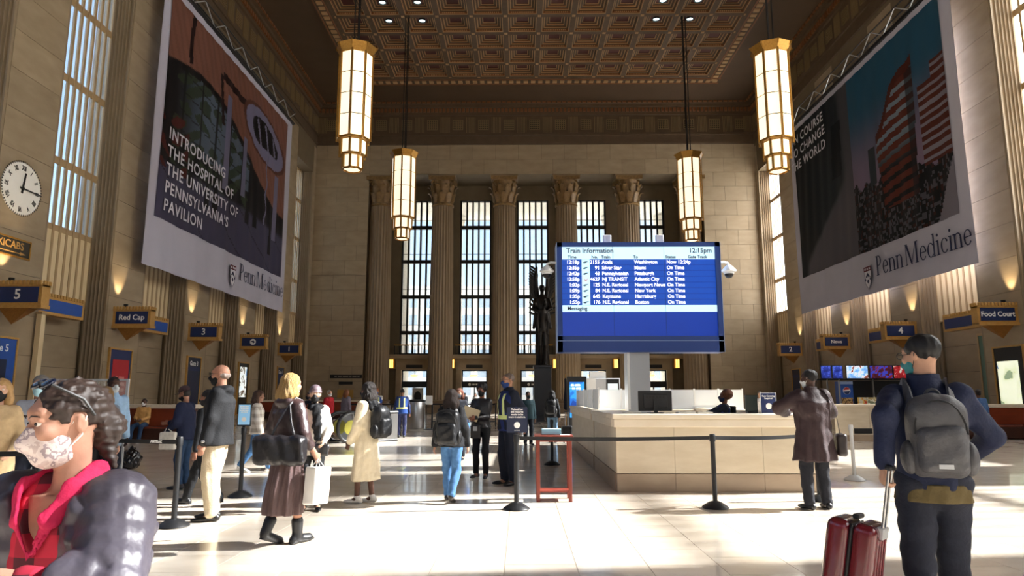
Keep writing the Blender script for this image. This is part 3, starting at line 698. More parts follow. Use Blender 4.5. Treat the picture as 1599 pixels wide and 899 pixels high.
MB().box(-.9, .9, -.062, -.055, -.2, -.17).prism([(.85, -.25), (1.15, -.185), (.85, -.12)], -.062, -.055, 'y').prism([(-.9, -.25), (-.72, -.185), (-.9, -.12)], -.062, -.055, 'y').build('arrow', GOLDP, tx_)
def gate_sign(label, txt, s, X, y, z=4.62, tsize=.42, txs=1.0, emblem=False):
    """a box that juts out from the pier and faces down the hall"""
    t = thing('gate_sign', label, 'sign', (X, y, z), 0, 'boxed gate signs on the wall piers'); W = 1.75; D = .42
    a, b = (0, W) if s > 0 else (-W, 0); c = (a+b)/2+s*.02
    bx('box', GOLDP, t, a, b, 0, D, 0, .82)
    bx('sign_face', NAVY, t, c-.74, c+.74, -.02, .0, .14, .7)
    q = MB()
    n = 12
    for k in range(n): q.box(a+(k+.15)*W/n, a+(k+.85)*W/n, -.06, .02, .78, .93, .02)
    ex = b if s > 0 else a
    for k in range(3): q.box(ex-.02 if s > 0 else ex-.06, ex+.06 if s > 0 else ex+.02, .02+k*.14, .12+k*.14, .78, .93, .02)
    q.build('crest', GOLDP, t); MB().box(a, b+(.05 if s > 0 else 0), -.05, D, -.06, .06).box(a, b, -.04, D, .72, .78).build('moulding', GOLDP, t)
    x0, x1 = (.25, 1.35) if s > 0 else (-1.35, -.25); ap = s*.62
    MB().put([(x0, 0, -.06), (x1, 0, -.06), (x1, D, -.06), (x0, D, -.06), (ap, D*.5, -.62)], [(0, 1, 2, 3), (0, 4, 1), (1, 4, 2), (2, 4, 3), (3, 4, 0)]).build('bracket', mat('bracket_wood', '#9c6a2e', .5, noise=(20, 2, 1.3), col2='#7c5020'), t)
    if txt: text('lettering', txt, tsize, WTXT, t, (c, -.022, .42), FACE_CAM, xs=txs, off=.008)
    if emblem:
        MB().lathe([(.2, -.004), (.2, .0)], n=24).build('emblem_disc', WTXT, t, loc=(c, -.022, .42), rot=(PI/2, 0, 0)); MB().prism([(-.13, .05), (.05, .09), (.13, -.02), (.04, -.1), (-.02, -.03), (-.12, -.01)], -.03, -.024, 'y').build('emblem_bird', NAVY, t, loc=(c, 0, .42))
    u = MB().lathe([(.05, .93), (.09, .97), (.1, 1.06)], c=(s*.45, D/2), n=12).build('uplight', BLACKM, t, smooth=True)
    MB().lathe([(.0, 1.05), (.085, 1.05), (.085, 1.06)], c=(s*.45, D/2), n=12).build('uplight_lens', BULB, t)
    l = bpy.data.lights.new('uplight_beam', 'SPOT'); l.energy = 260; l.spot_size = R(54); l.spot_blend = .7; l.color = (1, .78, .48); l.shadow_soft_size = .06
    lo = bpy.data.objects.new('uplight_beam', l); COL.objects.link(lo); lo.parent = t; lo.location = (s*.45, D/2, 1.1)
    lo.rotation_euler = Vector((-s*.35, 0, 1)).to_track_quat('-Z', 'Y').to_euler()
    return t
for txt, k, lab, em in (('5', -1, 'boxed gold and navy sign reading 5 under the clock', 0), ('Red Cap', 0, 'boxed gold and navy sign reading Red Cap', 0), ('3', 1, 'boxed gold and navy sign reading 3 below the left banner', 0), ('', 2, 'boxed gold and navy sign with a round white emblem below the left banner', 1), ('1', 3, 'boxed gold and navy sign reading 1 near the left corner of the hall', 0)):
    gate_sign(lab, txt, 1, XL, 30.95+PITCH_L*k, tsize=.5 if len(txt) < 2 else .34, emblem=bool(em))
for txt, k, lab in (('Food Court', 0, 'boxed gold and navy sign reading Food Court'), ('4', 1, 'boxed gold and navy sign reading 4 behind the backpack man'), ('News', 2, 'boxed gold and navy sign reading News'), ('2', 3, 'boxed gold and navy sign reading 2 near the right corner of the hall')):
    gate_sign(lab, txt, -1, XR, 29.5+PITCH_R*k, 4.55, tsize=.5 if len(txt) < 2 else .3)
def recess_sign(label, s, X, y0, txt=None):
    t = thing('recess_sign', label, 'sign', (X+s*-.35, y0, 4.7), 0, 'blue header signs across the recesses')
    bx('box', GOLDP, t, -.2, .2, 0, 2.9, 0, .78); bx('sign_face', BLUEP if s > 0 else NAVY, t, (.2 if s > 0 else -.22), (.22 if s > 0 else -.2), .1, 2.75, .12, .62)
    q = MB()
    for k in range(16): q.box(-.24, .24, .05+k*.178, .17+k*.178, .72, .86, .02)
    q.build('crest', GOLDP, t)
    if txt: text('lettering', txt, .3, WTXT, t, (.225*s, 1.4, .36), FACE_PX if s > 0 else FACE_MX)
recess_sign('plain blue header sign in the recess beside the number 5 sign', 1, XL, bayL(0)[0]+.2)
recess_sign('dark-blue header sign in the recess beside the Red Cap sign', 1, XL, bayL(1)[0]+.2)
for k, lab in ((0, 'navy header sign in the recess beside the Food Court sign'), (1, 'navy header sign in the recess beside the number 4 sign'), (2, 'navy header sign in the recess beside the News sign')): recess_sign(lab, -1, XR, bayR(k)[0]+.3)
def wall_case(label, s, X, y, w_, z0, z1, body, inset=None, txt=None, cat='poster', frame=GOLDP):
    t = thing('poster_case', label, cat, (X+s*.02, y, z0), PI/2 if s > 0 else -PI/2, None); H = z1-z0
    MB().box(-w_/2-.07, -w_/2, -.1, 0, -.07, H+.07).box(w_/2, w_/2+.07, -.1, 0, -.07, H+.07).box(-w_/2, w_/2, -.1, 0, H, H+.07).box(-w_/2, w_/2, -.1, 0, -.07, 0).build('frame', frame, t)
    bx('panel', body, t, -w_/2, w_/2, -.06, 0, 0, H)
    if inset: bx('poster', inset[0], t, inset[1], inset[2], -.075, -.06, inset[3], inset[4])
    if txt: text('lettering', txt[0], txt[1], WTXT, t, (0, -.065, H-txt[2]), FACE_CAM, off=.006)
    return t
def pic_mat(name, cols, scale=3, emit=0):
    """flat print of coloured blotches"""
    if name in MATS: return MATS[name]
    m_ = bpy.data.materials.new(name); MATS[name] = m_; m_.use_nodes = True; n = m_.node_tree; b = n.nodes['Principled BSDF']; L = n.links.new
    g = n.nodes.new('ShaderNodeTexCoord'); v = n.nodes.new('ShaderNodeTexNoise'); v.inputs['Scale'].default_value = scale; v.inputs['Detail'].default_value = 3; L(g.outputs['Object'], v.inputs['Vector'])
    r = n.nodes.new('ShaderNodeValToRGB'); r.color_ramp.interpolation = 'CONSTANT'; k = len(cols)
    while len(r.color_ramp.elements) < k: r.color_ramp.elements.new(.5)
    for i, c in enumerate(cols): r.color_ramp.elements[i].position = 0 if i == 0 else .34+.32*i/k; r.color_ramp.elements[i].color = lin(c)
    L(v.outputs[0], r.inputs[0]); L(r.outputs[0], b.inputs['Base Color']); b.inputs['Roughness'].default_value = .4
    if emit: L(r.outputs[0], b.inputs['Emission Color']); b.inputs['Emission Strength'].default_value = emit
    return m_
NAVYD = mat('gate_panel_navy', '#16223f', .4)
wall_case('tall blue gate 5 panel with dark screen at the left edge', 1, XL, 24.2, 1.7, .6, 3.55, BLUEP, (NAVYD, -.85, .45, .2, 2.2), ('Gate 5', .36, .35), 'panel')
t = wall_case('blue case with a red poster under the Red Cap sign', 1, XL, 31.75, 1.7, .4, 3.6, NAVY, (mat('poster_red', '#b3232c', .5), -.6, .7, .3, 2.75), None)
print_lines(t, mat('poster_pink', '#dd8a86', .5), .05, -.076, 1.9, (.45, .4, .4), .16, .27)
wall_case('tall navy gate 3 panel below the number 3 sign', 1, XL, 39.0, 1.55, .3, 3.65, NAVYD, (NAVY, -.7, .7, 2.6, 2.8), ('Gate 3', .36, .35), 'panel')
wall_case('dark case with a lit advert screen below the emblem sign', 1, XL, 46.1, 1.6, .3, 3.65, BLACK, (pic_mat('advert_screen', ['#7fa3c9', '#dfe9ee', '#e9efe9', '#5b4a3a', '#dfe3e0'], 1.6, .9), -.55, .5, 1.1, 3.1), None, 'screen')
wall_case('tall navy gate 1 panel near the left corner', 1, XL, 53.3, 1.4, .3, 3.65, NAVYD, (NAVY, -.6, .6, 2.6, 2.8), ('Gate 1', .36, .35), 'panel')
wall_case('dark case with a lit pale-green figure poster at the right edge', -1, XR, 30.3, 1.8, .8, 3.6, BLACK, (pic_mat('green_poster', ['#8fa080', '#dfe7bf', '#eef2d4', '#f1f4da', '#e6ecc8', '#4a6a9c'], .9, .8), -.75, .55, .15, 2.2), None)
wall_case('dark navy gate 2 panel near the right corner', -1, XR, 53.6, 1.5, .3, 3.5, NAVYD, (NAVY, -.7, .7, 2.6, 2.8), None, 'panel')
# recess doorways
for i, (s, X, y0, y1, c) in enumerate(((1, XL, bayL(0)[0]+.15, bayL(0)[0]+1.5, '#0e0c0b'), (-1, XR, bayR(0)[0]+.6, bayR(0)[0]+2.0, '#5d7a6b'), (-1, XR, bayR(1)[0]+.9, bayR(1)[0]+1.7, '#d9a75a'))):
    d = bpy.data.objects.new('door_%d' % (6+i), None); COL.objects.link(d); struct(d); d.location = (X-s*(REC+.14), 0, 0)
    x0, x1 = (0, .06) if s > 0 else (-.06, 0)
    bx('leaf', mat('door_%s' % c[1:], c, .4), d, x0, x1, y0, y1, 0, 4.4); MB().box(x0-.03, x1+.03, y0-.1, y0, 0, 4.5).box(x0-.03, x1+.03, y1, y1+.1, 0, 4.5).box(x0-.03, x1+.03, y0-.1, y1+.1, 4.4, 4.52).build('frame', MULL, d)
    if i == 1: bx('poster', pic_mat('door_poster', ['#3a2a22', '#8a5a3a', '#c9b48a'], 3), d, -.08, -.06, y0+.3, y1-.35, 1.6, 2.9)
wp = thing('leaning_board', 'tall pale timber post standing in the recess beside the number 5 sign', 'post', (XL+.22, 26.0, 0)); bx('post', PANELC, wp, -.1, .1, -.12, .12, 0, 4.6); bx('cap', MULL, wp, -.13, .13, -.15, .15, 4.6, 4.68)
el = thing('direction_sign', 'small dark sign plates on the stone of the end wall, left corner', 'sign', (-15.2, YE-.03, 3.0)); bx('plate', IRON, el, -1.4, 1.4, -.06, 0, 0, .3); bx('plate', IRON, el, -.6, .6, -.06, 0, -.55, -.3); bx('notice', mat('notice_gold', '#a8803a', .5), el, -.7, .7, -.05, 0, -1.7, -1.0)
print_lines(el, mat('dim_lettering', '#6f6a60', .5), .1, -.061, .15, (1.1,), .13, .2)
# ================================================================== INFORMATION DESK
DESKST = mat('desk_travertine', '#d3c7b0', .45, noise=(2.2, 7, 1.5), col2='#bdae93', bump=(20, .08), coords='world', stretch=(1, 1, 4), island=.05)
DESKPL = mat('desk_plinth_stone', '#a89680', .5, noise=(2, 6, 1.6), col2='#8d7a66', coords='world', stretch=(1, 1, 3))
DESKTOP = mat('desk_top_marble', '#e4d9c6', .35, noise=(2, 5, 1.4), col2='#d3c5ab', coords='world')
DX0, DX1, DY0, DY1 = 1.53, 4.85, 11.14, 20.5
dk = thing('information_desk', 'long pale travertine information desk with a marble counter', 'desk', ((DX0+DX1)/2, DY0, 0)); dk_x = (DX0+DX1)/2
def dbx(n, m_, x0, x1, y0, y1, z0, z1, b=.006): return bx(n, m_, dk, x0-dk_x, x1-dk_x, y0-DY0, y1-DY0, z0, z1, b)
for x0, x1 in ((DX0, 2.45), (2.452, 3.85), (3.852, DX1)):
    dbx('front_panel', DESKST, x0, x1, DY0, DY0+.12, .285, 1.0); dbx('plinth_slab', DESKPL, x0, x1, DY0-.012, DY0+.12, 0, .28)
dbx('counter_lip', DESKTOP, DX0-.04, DX1+.04, DY0-.05, DY0+.14, 1.0, 1.13, .015); dbx('counter_top', DESKTOP, DX0-.06, DX1+.06, DY0-.07, DY0+.62, 1.13, 1.21, .015)
for xa, xb, sg in ((DX0, DX0+.12, -1), (DX1-.12, DX1, 1)):
    for y0, y1 in ((DY0+.13, 14.35), (14.55, 17.4), (17.41, DY1)):
        dbx('side_panel', DESKST, xa, xb, y0, y1, .285, 1.0); dbx('plinth_slab', DESKPL, xa-.012*(sg < 0), xb+.012*(sg > 0), y0, y1, 0, .28)
        l0, l1 = (xa-.05, xa+.14) if sg < 0 else (xb-.14, xb+.05); dbx('counter_lip', DESKTOP, l0, l1, y0+.02, y1, 1.0, 1.13, .012)
        t0, t1 = (xa-.07, xa+.55) if sg < 0 else (xb-.55, xb+.07); dbx('counter_top', DESKTOP, t0, t1, max(y0, DY0+.63), y1, 1.13, 1.21, .012)
    dbx('gap_strip', DESKPL, xa+.05, xb-.05, 14.35, 14.55, 0, 1.1)
dbx('back_panel', DESKST, DX0, DX1, DY1-.12, DY1, 0, 1.0); dbx('counter_top', DESKTOP, DX0, DX1, DY1-.6, DY1+.05, 1.13, 1.21)
dbx('inner_worktop', mat('desk_wood', '#6d4a2c', .5), DX0+.6, DX1-.6, DY0+.55, DY0+1.1, .72, .76)
# plexiglass screens round the desk
def plexi(label, x, y, w_, ry=0, z=1.21, h=.43):
    t = thing('desk_screen', label, 'screen', (x, y, z), ry, 'white plexiglass screens on the desk'); bx('sheet', PLEXW, t, -w_/2+.01, w_/2-.01, -.006, .006, .01, h)
    for sg in (-1, 1): bx('post', WHITE, t, sg*w_/2-.012, sg*w_/2+.012, -.014, .014, 0, h+.03)
PLEXW = mat('white_acrylic', '#eceff0', .25, trans=.0, alpha=.88)
ordn = ['first', 'second', 'third', 'fourth', 'fifth', 'sixth', 'seventh', 'eighth']
for i in range(5): plexi('white acrylic screen along the left side of the desk, %s from the front' % ordn[i], DX0+.1, 14.9+i*1.1, 1.06, PI/2)
dbx('rear_ledge', DESKTOP, DX0+.5, DX1+.6, 17.0, 17.3, 1.05, 1.16, .01)
for i in range(6): plexi('white acrylic screen across the back of the desk, %s from the left' % ordn[i], DX0+.68+i*.60, 17.15, .58, 0, 1.163, .48)
mo = thing('desk_monitor', 'black computer monitor seen from behind on the information desk', 'monitor', (2.26, 11.62, 1.21))
MB().box(-.28, .28, -.02, .02, .04, .37, .008).build('screen_housing', BLACK, mo); MB().box(-.2, .2, -.045, -.02, .09, .31, .01).build('back_cover', mat('black_cover', '#1c1d20', .6), mo); bx('stand', BLACKM, mo, -.03, .03, -.07, -.04, .0, .22); bx('foot', BLACKM, mo, -.12, .12, -.14, .08, 0, .015)
for k in range(6): bx('vent_slot', IRON, mo, -.16+k*.055, -.125+k*.055, -.048, -.044, .25, .29)
ds = thing('desk_notice', 'navy face covering notice in an upright stand on the desk', 'sign', (4.08, 11.42, 1.21)); bx('panel', NAVY, ds, -.12, .12, -.01, .01, 0, .33); bx('border', WHITE, ds, -.13, .13, -.004, .012, -.0, .34); bx('foot', GREYP, ds, -.12, .12, -.06, .06, 0, .01)
text('lettering', 'Face Covering\nRequired', .036, WTXT, ds, (0, -.012, .265), FACE_CAM, off=.001); MB().lathe([(.0, 0), (.05, .002), (.0, .004)], n=16).build('head_emblem', WTXT, ds, loc=(0, -.011, .12), rot=(PI/2, 0, 0))
pb = thing('leaflet_box', 'clear acrylic leaflet box beside the desk notice', 'box', (4.32, 11.45, 1.21)); bx('box', PLEXI, pb, -.09, .09, -.06, .06, 0, .2); bx('leaflets', GREYP, pb, -.07, .07, -.03, .03, .005, .15)
pr = thing('desk_terminal', 'dark office terminal between the seated clerk and the desk notice', 'monitor', (3.86, 11.6, 1.21)); MB().box(-.1, .1, -.02, .02, .03, .3, .01).build('housing', mat('terminal_green', '#27332e', .35), pr); bx('foot', BLACKM, pr, -.08, .08, -.06, .06, 0, .03)
for i, (x, w_, c) in enumerate(((2.75, .34, '#e9e7e0'), (3.02, .3, '#dcd8cc'), (1.85, .3, '#e6e2d6'))):
    pp = thing('paper_stack', ['white paper stack right of the desk monitor', 'cream paper stack in the middle of the desk counter', 'pale papers left of the desk monitor'][i], 'papers', (x, 11.5, 1.21))
    for k in range(3): bx('sheet', mat('paper'+c, c, .7), pp, -w_/2+.01*k, w_/2-.006*k, -.1, .1, k*.009, k*.009+.008)
# ================================================================== TRAIN BOARD
YS = 15.0; bx0, bx1, bz0, bz1 = .83, 4.46, 2.44, 4.89
tb = thing('train_board', 'large blue electronic train information board above the desk', 'display board', (2.62, YS, 0)); X_ = 2.62
BRD = mat('board_blue', '#1d3f86', .4); EDGE = mat('board_edge', '#8aa0c8', .35, metal=.3)
SCRB = mat('screen_blue', '#0b3fa6', .3, emit=.55, ecol='#1450b8'); SCRB2 = mat('screen_row_line', '#062a7a', .3, emit=.4, ecol='#06307e'); SCRW = mat('screen_pale', '#b8d8e8', .3, emit=.72, ecol='#cfeefa'); SCRT = mat('screen_white_text', '#ffffff', .3, emit=1.0, ecol='#ffffff'); SCRD = mat('screen_navy_text', '#14224c', .4); SCRB3 = mat('screen_deep_blue', '#0a36a0', .3, emit=.42, ecol='#0a3aa6')
MB().box(bx0-X_, bx1-X_, .0, .55, bz0, bz1, .02).build('cabinet', BRD, tb)
MB().box(bx0-X_, bx1-X_, -.05, 0, 4.79, bz1).box(bx0-X_, .94-X_, -.05, 0, bz0, bz1).box(4.35-X_, bx1-X_, -.05, 0, bz0, bz1).box(bx0-X_, bx1-X_, -.05, 0, bz0, 2.79).build('bezel', BRD, tb)
MB().box(bx0-X_-.012, bx0-X_, -.055, .55, bz0, bz1).box(bx1-X_, bx1-X_+.012, -.055, .55, bz0, bz1).box(bx0-X_, bx1-X_, -.055, -.045, bz0+.24, bz0+.25).build('edge_trim', EDGE, tb)
sx0, sx1 = .94-X_, 4.35-X_
scr = bx('screen', SCRB3, tb, sx0, sx1, -.012, 0, 2.79, 4.79)
bx('header_band', SCRW, scr, sx0, sx1, -.016, -.012, 4.505, 4.79); bx('message_band', SCRW, scr, sx0, sx1, -.016, -.012, 3.325, 3.475)
RZ = [4.505-(i+.5)*.1287 for i in range(8)]
for z in RZ: bx('row_band', SCRB, scr, sx0, sx1, -.015, -.012, z-.058, z+.058)
bx('logo_column', SCRW, scr, 1.38-X_, 1.56-X_, -.017, -.015, RZ[7]-.06, RZ[0]+.06)
for x in (2.08, 3.22): bx('panel_seam', SCRD, scr, x-X_-.003, x-X_+.003, -.0185, -.017, 2.79, 4.79)
def st(s, x, z, size, m_=SCRT, al='LEFT'): text('lettering', s, size, m_, scr, (x-X_, -.0195, z), FACE_CAM, al, xs=.95, depth=.0005, off=.0022 if m_ is SCRT else .003)
st('Train Information', 1.04, 4.70, .155, SCRD); st('12:15pm', 4.29, 4.70, .155, SCRD, 'RIGHT'); st('Messaging', 1.05, 3.40, .115, SCRD)
for s_, x in (('Time', 1.07), ('No.', 1.60), ('Train', 1.82), ('To', 2.53), ('Status', 3.25), ('Gate Track', 3.75)): st(s_, x, 4.555, .098, SCRD)
ROWT = [('12:18p', '2155', 'Acela', 'Washington', 'Now 12:24p'), ('12:35p', '91', 'Silver Star', 'Miami', 'On Time'), ('12:42p', '43', 'Pennsylvanian', 'Pittsburgh', 'On Time'), ('12:58p', '4627', 'NJ TRANSIT', 'Atlantic City', 'On Time'), ('1:03p', '125', 'N.E. Regional', 'Newport News', 'On Time'), ('1:09p', '84', 'N.E. Regional', 'New York', 'On Time'), ('1:35p', '645', 'Keystone', 'Harrisburg', 'On Time'), ('1:55p', '176', 'N.E. Regional', 'Boston', 'On Time')]
for z, (a, b, c, d, e) in zip(RZ, ROWT):
    st(a, 1.33, z, .112, SCRT, 'RIGHT'); st(b, 1.78, z, .112, SCRT, 'RIGHT'); st(c, 1.83, z, .112); st(d, 2.55, z, .112); st(e, 3.27, z, .112)
    k = RZ.index(z); lm_ = MB()
    if k == 3: lm_.prism([(-.05, .03), (0, -.02), (.05, .03), (.02, -.03), (-.02, -.03)], -.0195, -.0175, 'y').build('carrier_logo', mat('screen_red', '#c33a2e', .4, emit=.4), scr, loc=(1.47-X_, 0, z))
    else: lm_.prism([(-.06, .0), (.0, .018), (.065, .02), (.02, -.004), (-.02, -.03), (-.06, -.02)], -.0195, -.0175, 'y').build('carrier_logo', mat('screen_grey', '#4c6b80', .4), scr, loc=(1.47-X_, 0, z))
bx('column', mat('board_post_grey', '#aeb2b6', .45), tb, 2.35-X_, 2.84-X_, .05, .5, 0, bz0); bx('column_edge', WHITE, tb, 2.35-X_-.004, 2.35-X_+.05, .04, .052, 1.2, bz0)
for sg, x in ((-1, bx0), (1, bx1)):
    c = thing('dome_camera', 'white dome camera on the %s edge of the train board' % ('left' if sg < 0 else 'right'), 'camera', (x+sg*.012, YS+.1, 4.33))
    MB().tube([(0, 0, .12), (sg*.12, 0, .13), (sg*.2, 0, .1), (sg*.21, 0, .0)], .028, 8).build('arm', WHITE, c, smooth=True); MB().lathe([(.05, .06), (.09, .02), (.16, -.06), (.165, -.085), (.12, -.1), (.11, -.14)], c=(sg*.21, 0), n=20).build('housing', WHITE, c, smooth=True)
    MB().lathe([(.1, -.14), (.095, -.18), (.06, -.225), (.0, -.24)], c=(sg*.21, 0), n=16).build('dome', BLACK, c, smooth=True)
for i, x in enumerate((2.0, 3.2)):
    c = thing('wireless_box', 'small white antenna box on top of the train board, %s one' % ('left', 'right')[i], 'antenna', (x, YS+.3, bz1)); MB().box(-.09, .09, -.04, .04, .06, .24, .01).build('box', WHITE, c); bx('bracket', BLACKM, c, -.02, .02, -.02, .02, 0, .07)
# ================================================================== SIGN STANDS, BELTS, TABLE
def stanchion(label, x, y, m_=BLACKM, h=.98, group='belt barrier posts'):
    t = thing('barrier_post', label, 'post', (x, y, 0), 0, group)
    MB().lathe([(.17, 0), (.18, .012), (.17, .025), (.09, .075), (.04, .095)], n=28).build('base', m_, t, smooth=True)
    MB().lathe([(.032, .09), (.032, h-.1)], n=16).build('pole', m_, t, smooth=True); MB().lathe([(.04, h-.1), (.042, h-.02), (.035, h)], n=16).build('belt_head', m_, t, smooth=True)
    return t
BELT = mat('black_belt', '#141416', .6)
def belt(label, a, b, sag=.03, h=.93, txt=None):
    d = Vector((b[0]-a[0], b[1]-a[1], 0)); u_ = d.normalized(); d -= u_*.088; a = (a[0]+u_.x*.044, a[1]+u_.y*.044)
    t = thing('barrier_belt', label, 'belt', (a[0], a[1], h)); L = d.length; n = 14
    t.rotation_euler = (0, 0, math.atan2(d.y, d.x)); vs = []; fs = []
    for i in range(n+1):
        u = i/n; z = -sag*4*u*(1-u); vs += [(u*L, -.002, z-.025), (u*L, -.002, z+.025), (u*L, .002, z+.025), (u*L, .002, z-.025)]
    for i in range(n):
        for k in range(4): fs.append((4*i+k, 4*i+(k+1) % 4, 4*i+4+(k+1) % 4, 4*i+4+k))
    o = obj('webbing', mesh('webbing', vs, fs), BELT, t)
    if txt: text('lettering', txt[0], .045, WTXT, t, (txt[1]*L, -.004, -sag*4*txt[1]*(1-txt[1])), FACE_CAM, xs=1.3, off=.001)
S1, S2, S3, S4 = (-.05, 9.47), (2.64, 9.61), (6.0, 12.7), (.7, 15.4)
stanchion('black belt post beside the security man, carrying a navy notice', *S1); stanchion('black belt post in front of the information desk', *S2); stanchion('grey belt post behind the man in the brown coat', *S3, m_=GREYP); stanchion('black belt post behind the red wooden table', *S4)
belt('black belt running across the front of the desk', S1, S2, .015); belt('black belt from the desk post towards the brown coat', S2, (4.32, 10.25), .02); stanchion('black belt post hidden behind the man in the brown coat', 4.32, 10.25)
ns = thing('post_notice', 'navy federal law notice on the belt post beside the security man', 'sign', (-.05, 9.46, .984)); bx('panel', NAVYD, ns, -.13, .15, -.01, .01, .02, .36); bx('socket', BLACKM, ns, -.02, .02, -.012, .02, 0, .03)
text('lettering', 'Federal law\nstill requires\nmasks to be\nworn in stations.', .034, WTXT, ns, (.01, -.012, .28), FACE_CAM, off=.0008); MB().lathe([(0, 0), (.042, .002), (0, .004)], n=16).build('head_emblem', WTXT, ns, loc=(.01, -.012, .12), rot=(PI/2, 0, 0)); text('brand_line', 'AMTRAK', .02, WTXT, ns, (.01, -.012, .05), FACE_CAM)
S5, S6 = (-4.02, 8.2), (-4.2, 10.55)
stanchion('black belt post in front of the bald man', *S5, h=1.02); stanchion('black post with a pale-blue notice behind the bald man', *S6, h=1.02)
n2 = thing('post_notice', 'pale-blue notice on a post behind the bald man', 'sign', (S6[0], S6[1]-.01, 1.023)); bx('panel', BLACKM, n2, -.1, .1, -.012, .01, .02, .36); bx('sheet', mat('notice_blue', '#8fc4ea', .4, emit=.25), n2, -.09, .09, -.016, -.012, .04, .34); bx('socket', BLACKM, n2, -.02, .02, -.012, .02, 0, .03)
print_lines(n2, WTXT, 0, -.0165, .31, (.07, .06, .07, .05), .014, .027); MB().lathe([(0, 0), (.035, .002), (0, .003)], n=14).build('head_emblem', WTXT, n2, loc=(0, -.017, .12), rot=(PI/2, 0, 0))
S7 = (-7.6, 10.2); stanchion('black belt post behind the woman in the puffer jacket', *S7, h=1.02)
belt('black belt with white lettering left of the bald man', S7, S5, .03, .96, ('AMTRAK', .9)); S8 = (-7.4, 6.6); stanchion('black belt post at the left edge of the picture', *S8, h=1.02); belt('black belt with white lettering at the left edge', S8, (-4.55, 6.6), .02, .96, ('AMTRAK', .55)); stanchion('black belt post hidden behind the puffer jacket woman', -4.55, 6.6, h=1.02)
RED = mat('red_stained_wood', '#8c3a28', .4, noise=(7, 4, 1.4), col2='#6d2819', stretch=(1, 1, .2))
tbz = thing('side_table', 'tall narrow red wooden table with a lower shelf', 'table', (.49, 10.3, 0))
for sx in (-1, 1):
    for sy in (-1, 1): bx('leg', RED, tbz, sx*.23-.025, sx*.23+.025, sy*.17-.025, sy*.17+.025, 0, .9, .004)
bx('top', RED, tbz, -.28, .28, -.22, .22, .9, .93, .005); bx('shelf', RED, tbz, -.24, .24, -.18, .18, .13, .15); bx('apron', RED, tbz, -.22, .22, -.19, -.17, .84, .9); bx('apron', RED, tbz, -.22, .22, .17, .19, .84, .9)
lf = thing('leaflet_stack', 'pale-blue leaflet box on the red table', 'leaflets', (.46, 10.28, .93)); bx('tray', PLEXI, lf, -.15, .15, -.1, .1, 0, .012); bx('stack', mat('leaflet_blue', '#8cc7df', .5), lf, -.14, .14, -.09, .09, .012, .085); bx('top_sheet', mat('leaflet_pale', '#cfe6ee', .5), lf, -.13, .12, -.08, .08, .085, .089)
lf2 = thing('leaflet_sheet', 'loose white leaflet on the red table', 'leaflet', (.66, 10.25, .93)); bx('sheet', WHITE, lf2, -.07, .07, -.1, .1, 0, .006); bx('print', GREYP, lf2, -.05, .05, -.06, .06, .006, .007)
# ================================================================== BENCHES, STAIR, FOOD STAND
BENCH = mat('bench_mahogany', '#8a3a1d', .35, noise=(3, 4, 1.4), col2='#6a2712', stretch=(.4, 1, 2)); BENCHD = mat('bench_dark_wood', '#4a2414', .4, noise=(3, 4, 1.4), col2='#35180d'); LEDGE = mat('bench_stone_ledge', '#d8ccb6', .4)
def bench(label, x0, x1, y):
    t = thing('long_bench', label, 'bench', ((x0+x1)/2, y, 0)); h = (x1-x0)/2; n = max(2, int(2*h/1.9)); st = 2*h/n
    for k in range(n): bx('back_panel', BENCH, t, -h+k*st+.01, -h+(k+1)*st-.01, .42, .5, .5, 1.08); bx('base_panel', BENCHD, t, -h+k*st+.01, -h+(k+1)*st-.01, .06, .12, .04, .42)
    bx('seat', BENCH, t, -h, h, 0, .5, .43, .48, .012); bx('rear_body', BENCHD, t, -h, h, .5, .75, 0, 1.08); bx('stone_ledge', LEDGE, t, -h-.03, h+.03, .36, .95, 1.08, 1.2, .012)
    for sg in (-1, 1): bx('end_panel', BENCHD, t, sg*h-.04, sg*h+.04, 0, .5, 0, .72)
    return t
bench('mahogany bench with stone ledge under the seated man on the left', -16.2, -10.9, 22.7); bench('mahogany bench with stone ledge behind the man in the blue jacket', 13.9, 18.8, 24.3); bench('long dark bench along the end wall in the left corner', -17.8, -9.5, 46.0)
pp = thing('stair_parapet', 'stone parapet round a stairway with a slanting brass handrail', 'parapet', (11.9, 23.4, 0))
for x0, x1 in ((-1.25, -.2), (-.19, .8), (.81, 1.9)): bx('stone_panel', DESKST, pp, x0, x1, 0, .25, .2, 1.13, .006); bx('plinth_slab', DESKPL, pp, x0, x1, -.02, .25, 0, .2)
bx('coping', LEDGE, pp, -1.3, 1.95, -.05, .35, 1.13, 1.22, .01); cable('handrail', GOLD, pp, [(-.05, -.12, 1.15), (1.4, -.12, .55)], .03); cable('handrail_bracket', GOLD, pp, [(.1, 0, 1.0), (.1, -.12, 1.08)], .015); cable('handrail_bracket', GOLD, pp, [(1.2, 0, .55), (1.2, -.12, .63)], .015); bx('opening', BLACKM, pp, -.75, -.15, -.03, -.021, .25, .42)
fs_ = thing('food_counter', 'food counter with steel frame and colourful front panels', 'counter', (16.3, 32.0, 0))
bx('body', DESKPL, fs_, -2.8, 2.8, 0, .9, 0, .95); bx('worktop', STEEL, fs_, -2.85, 2.85, -.05, .95, .95, 1.0)
for i, (x0, x1, cs) in enumerate(((-.8, -.4, ['#c9432e', '#e8c46a', '#d8d2c0']), (-.38, .5, ['#d8cfae', '#b9a36a', '#e6e1d0', '#7f8b6a']), (.52, 1.6, ['#cfd6c0', '#e0b15a', '#b04a2e', '#e9e4d0']))): bx('front_poster', pic_mat('food%d' % i, cs, 5), fs_, x0, x1, -.07, -.05, 1.02, 1.42)
for x in (-2.7, -2.1, -1.55, 0, 1.3, 2.6): bx('frame_post', STEEL, fs_, x-.03, x+.03, 0, .06, 1.0, 2.25)
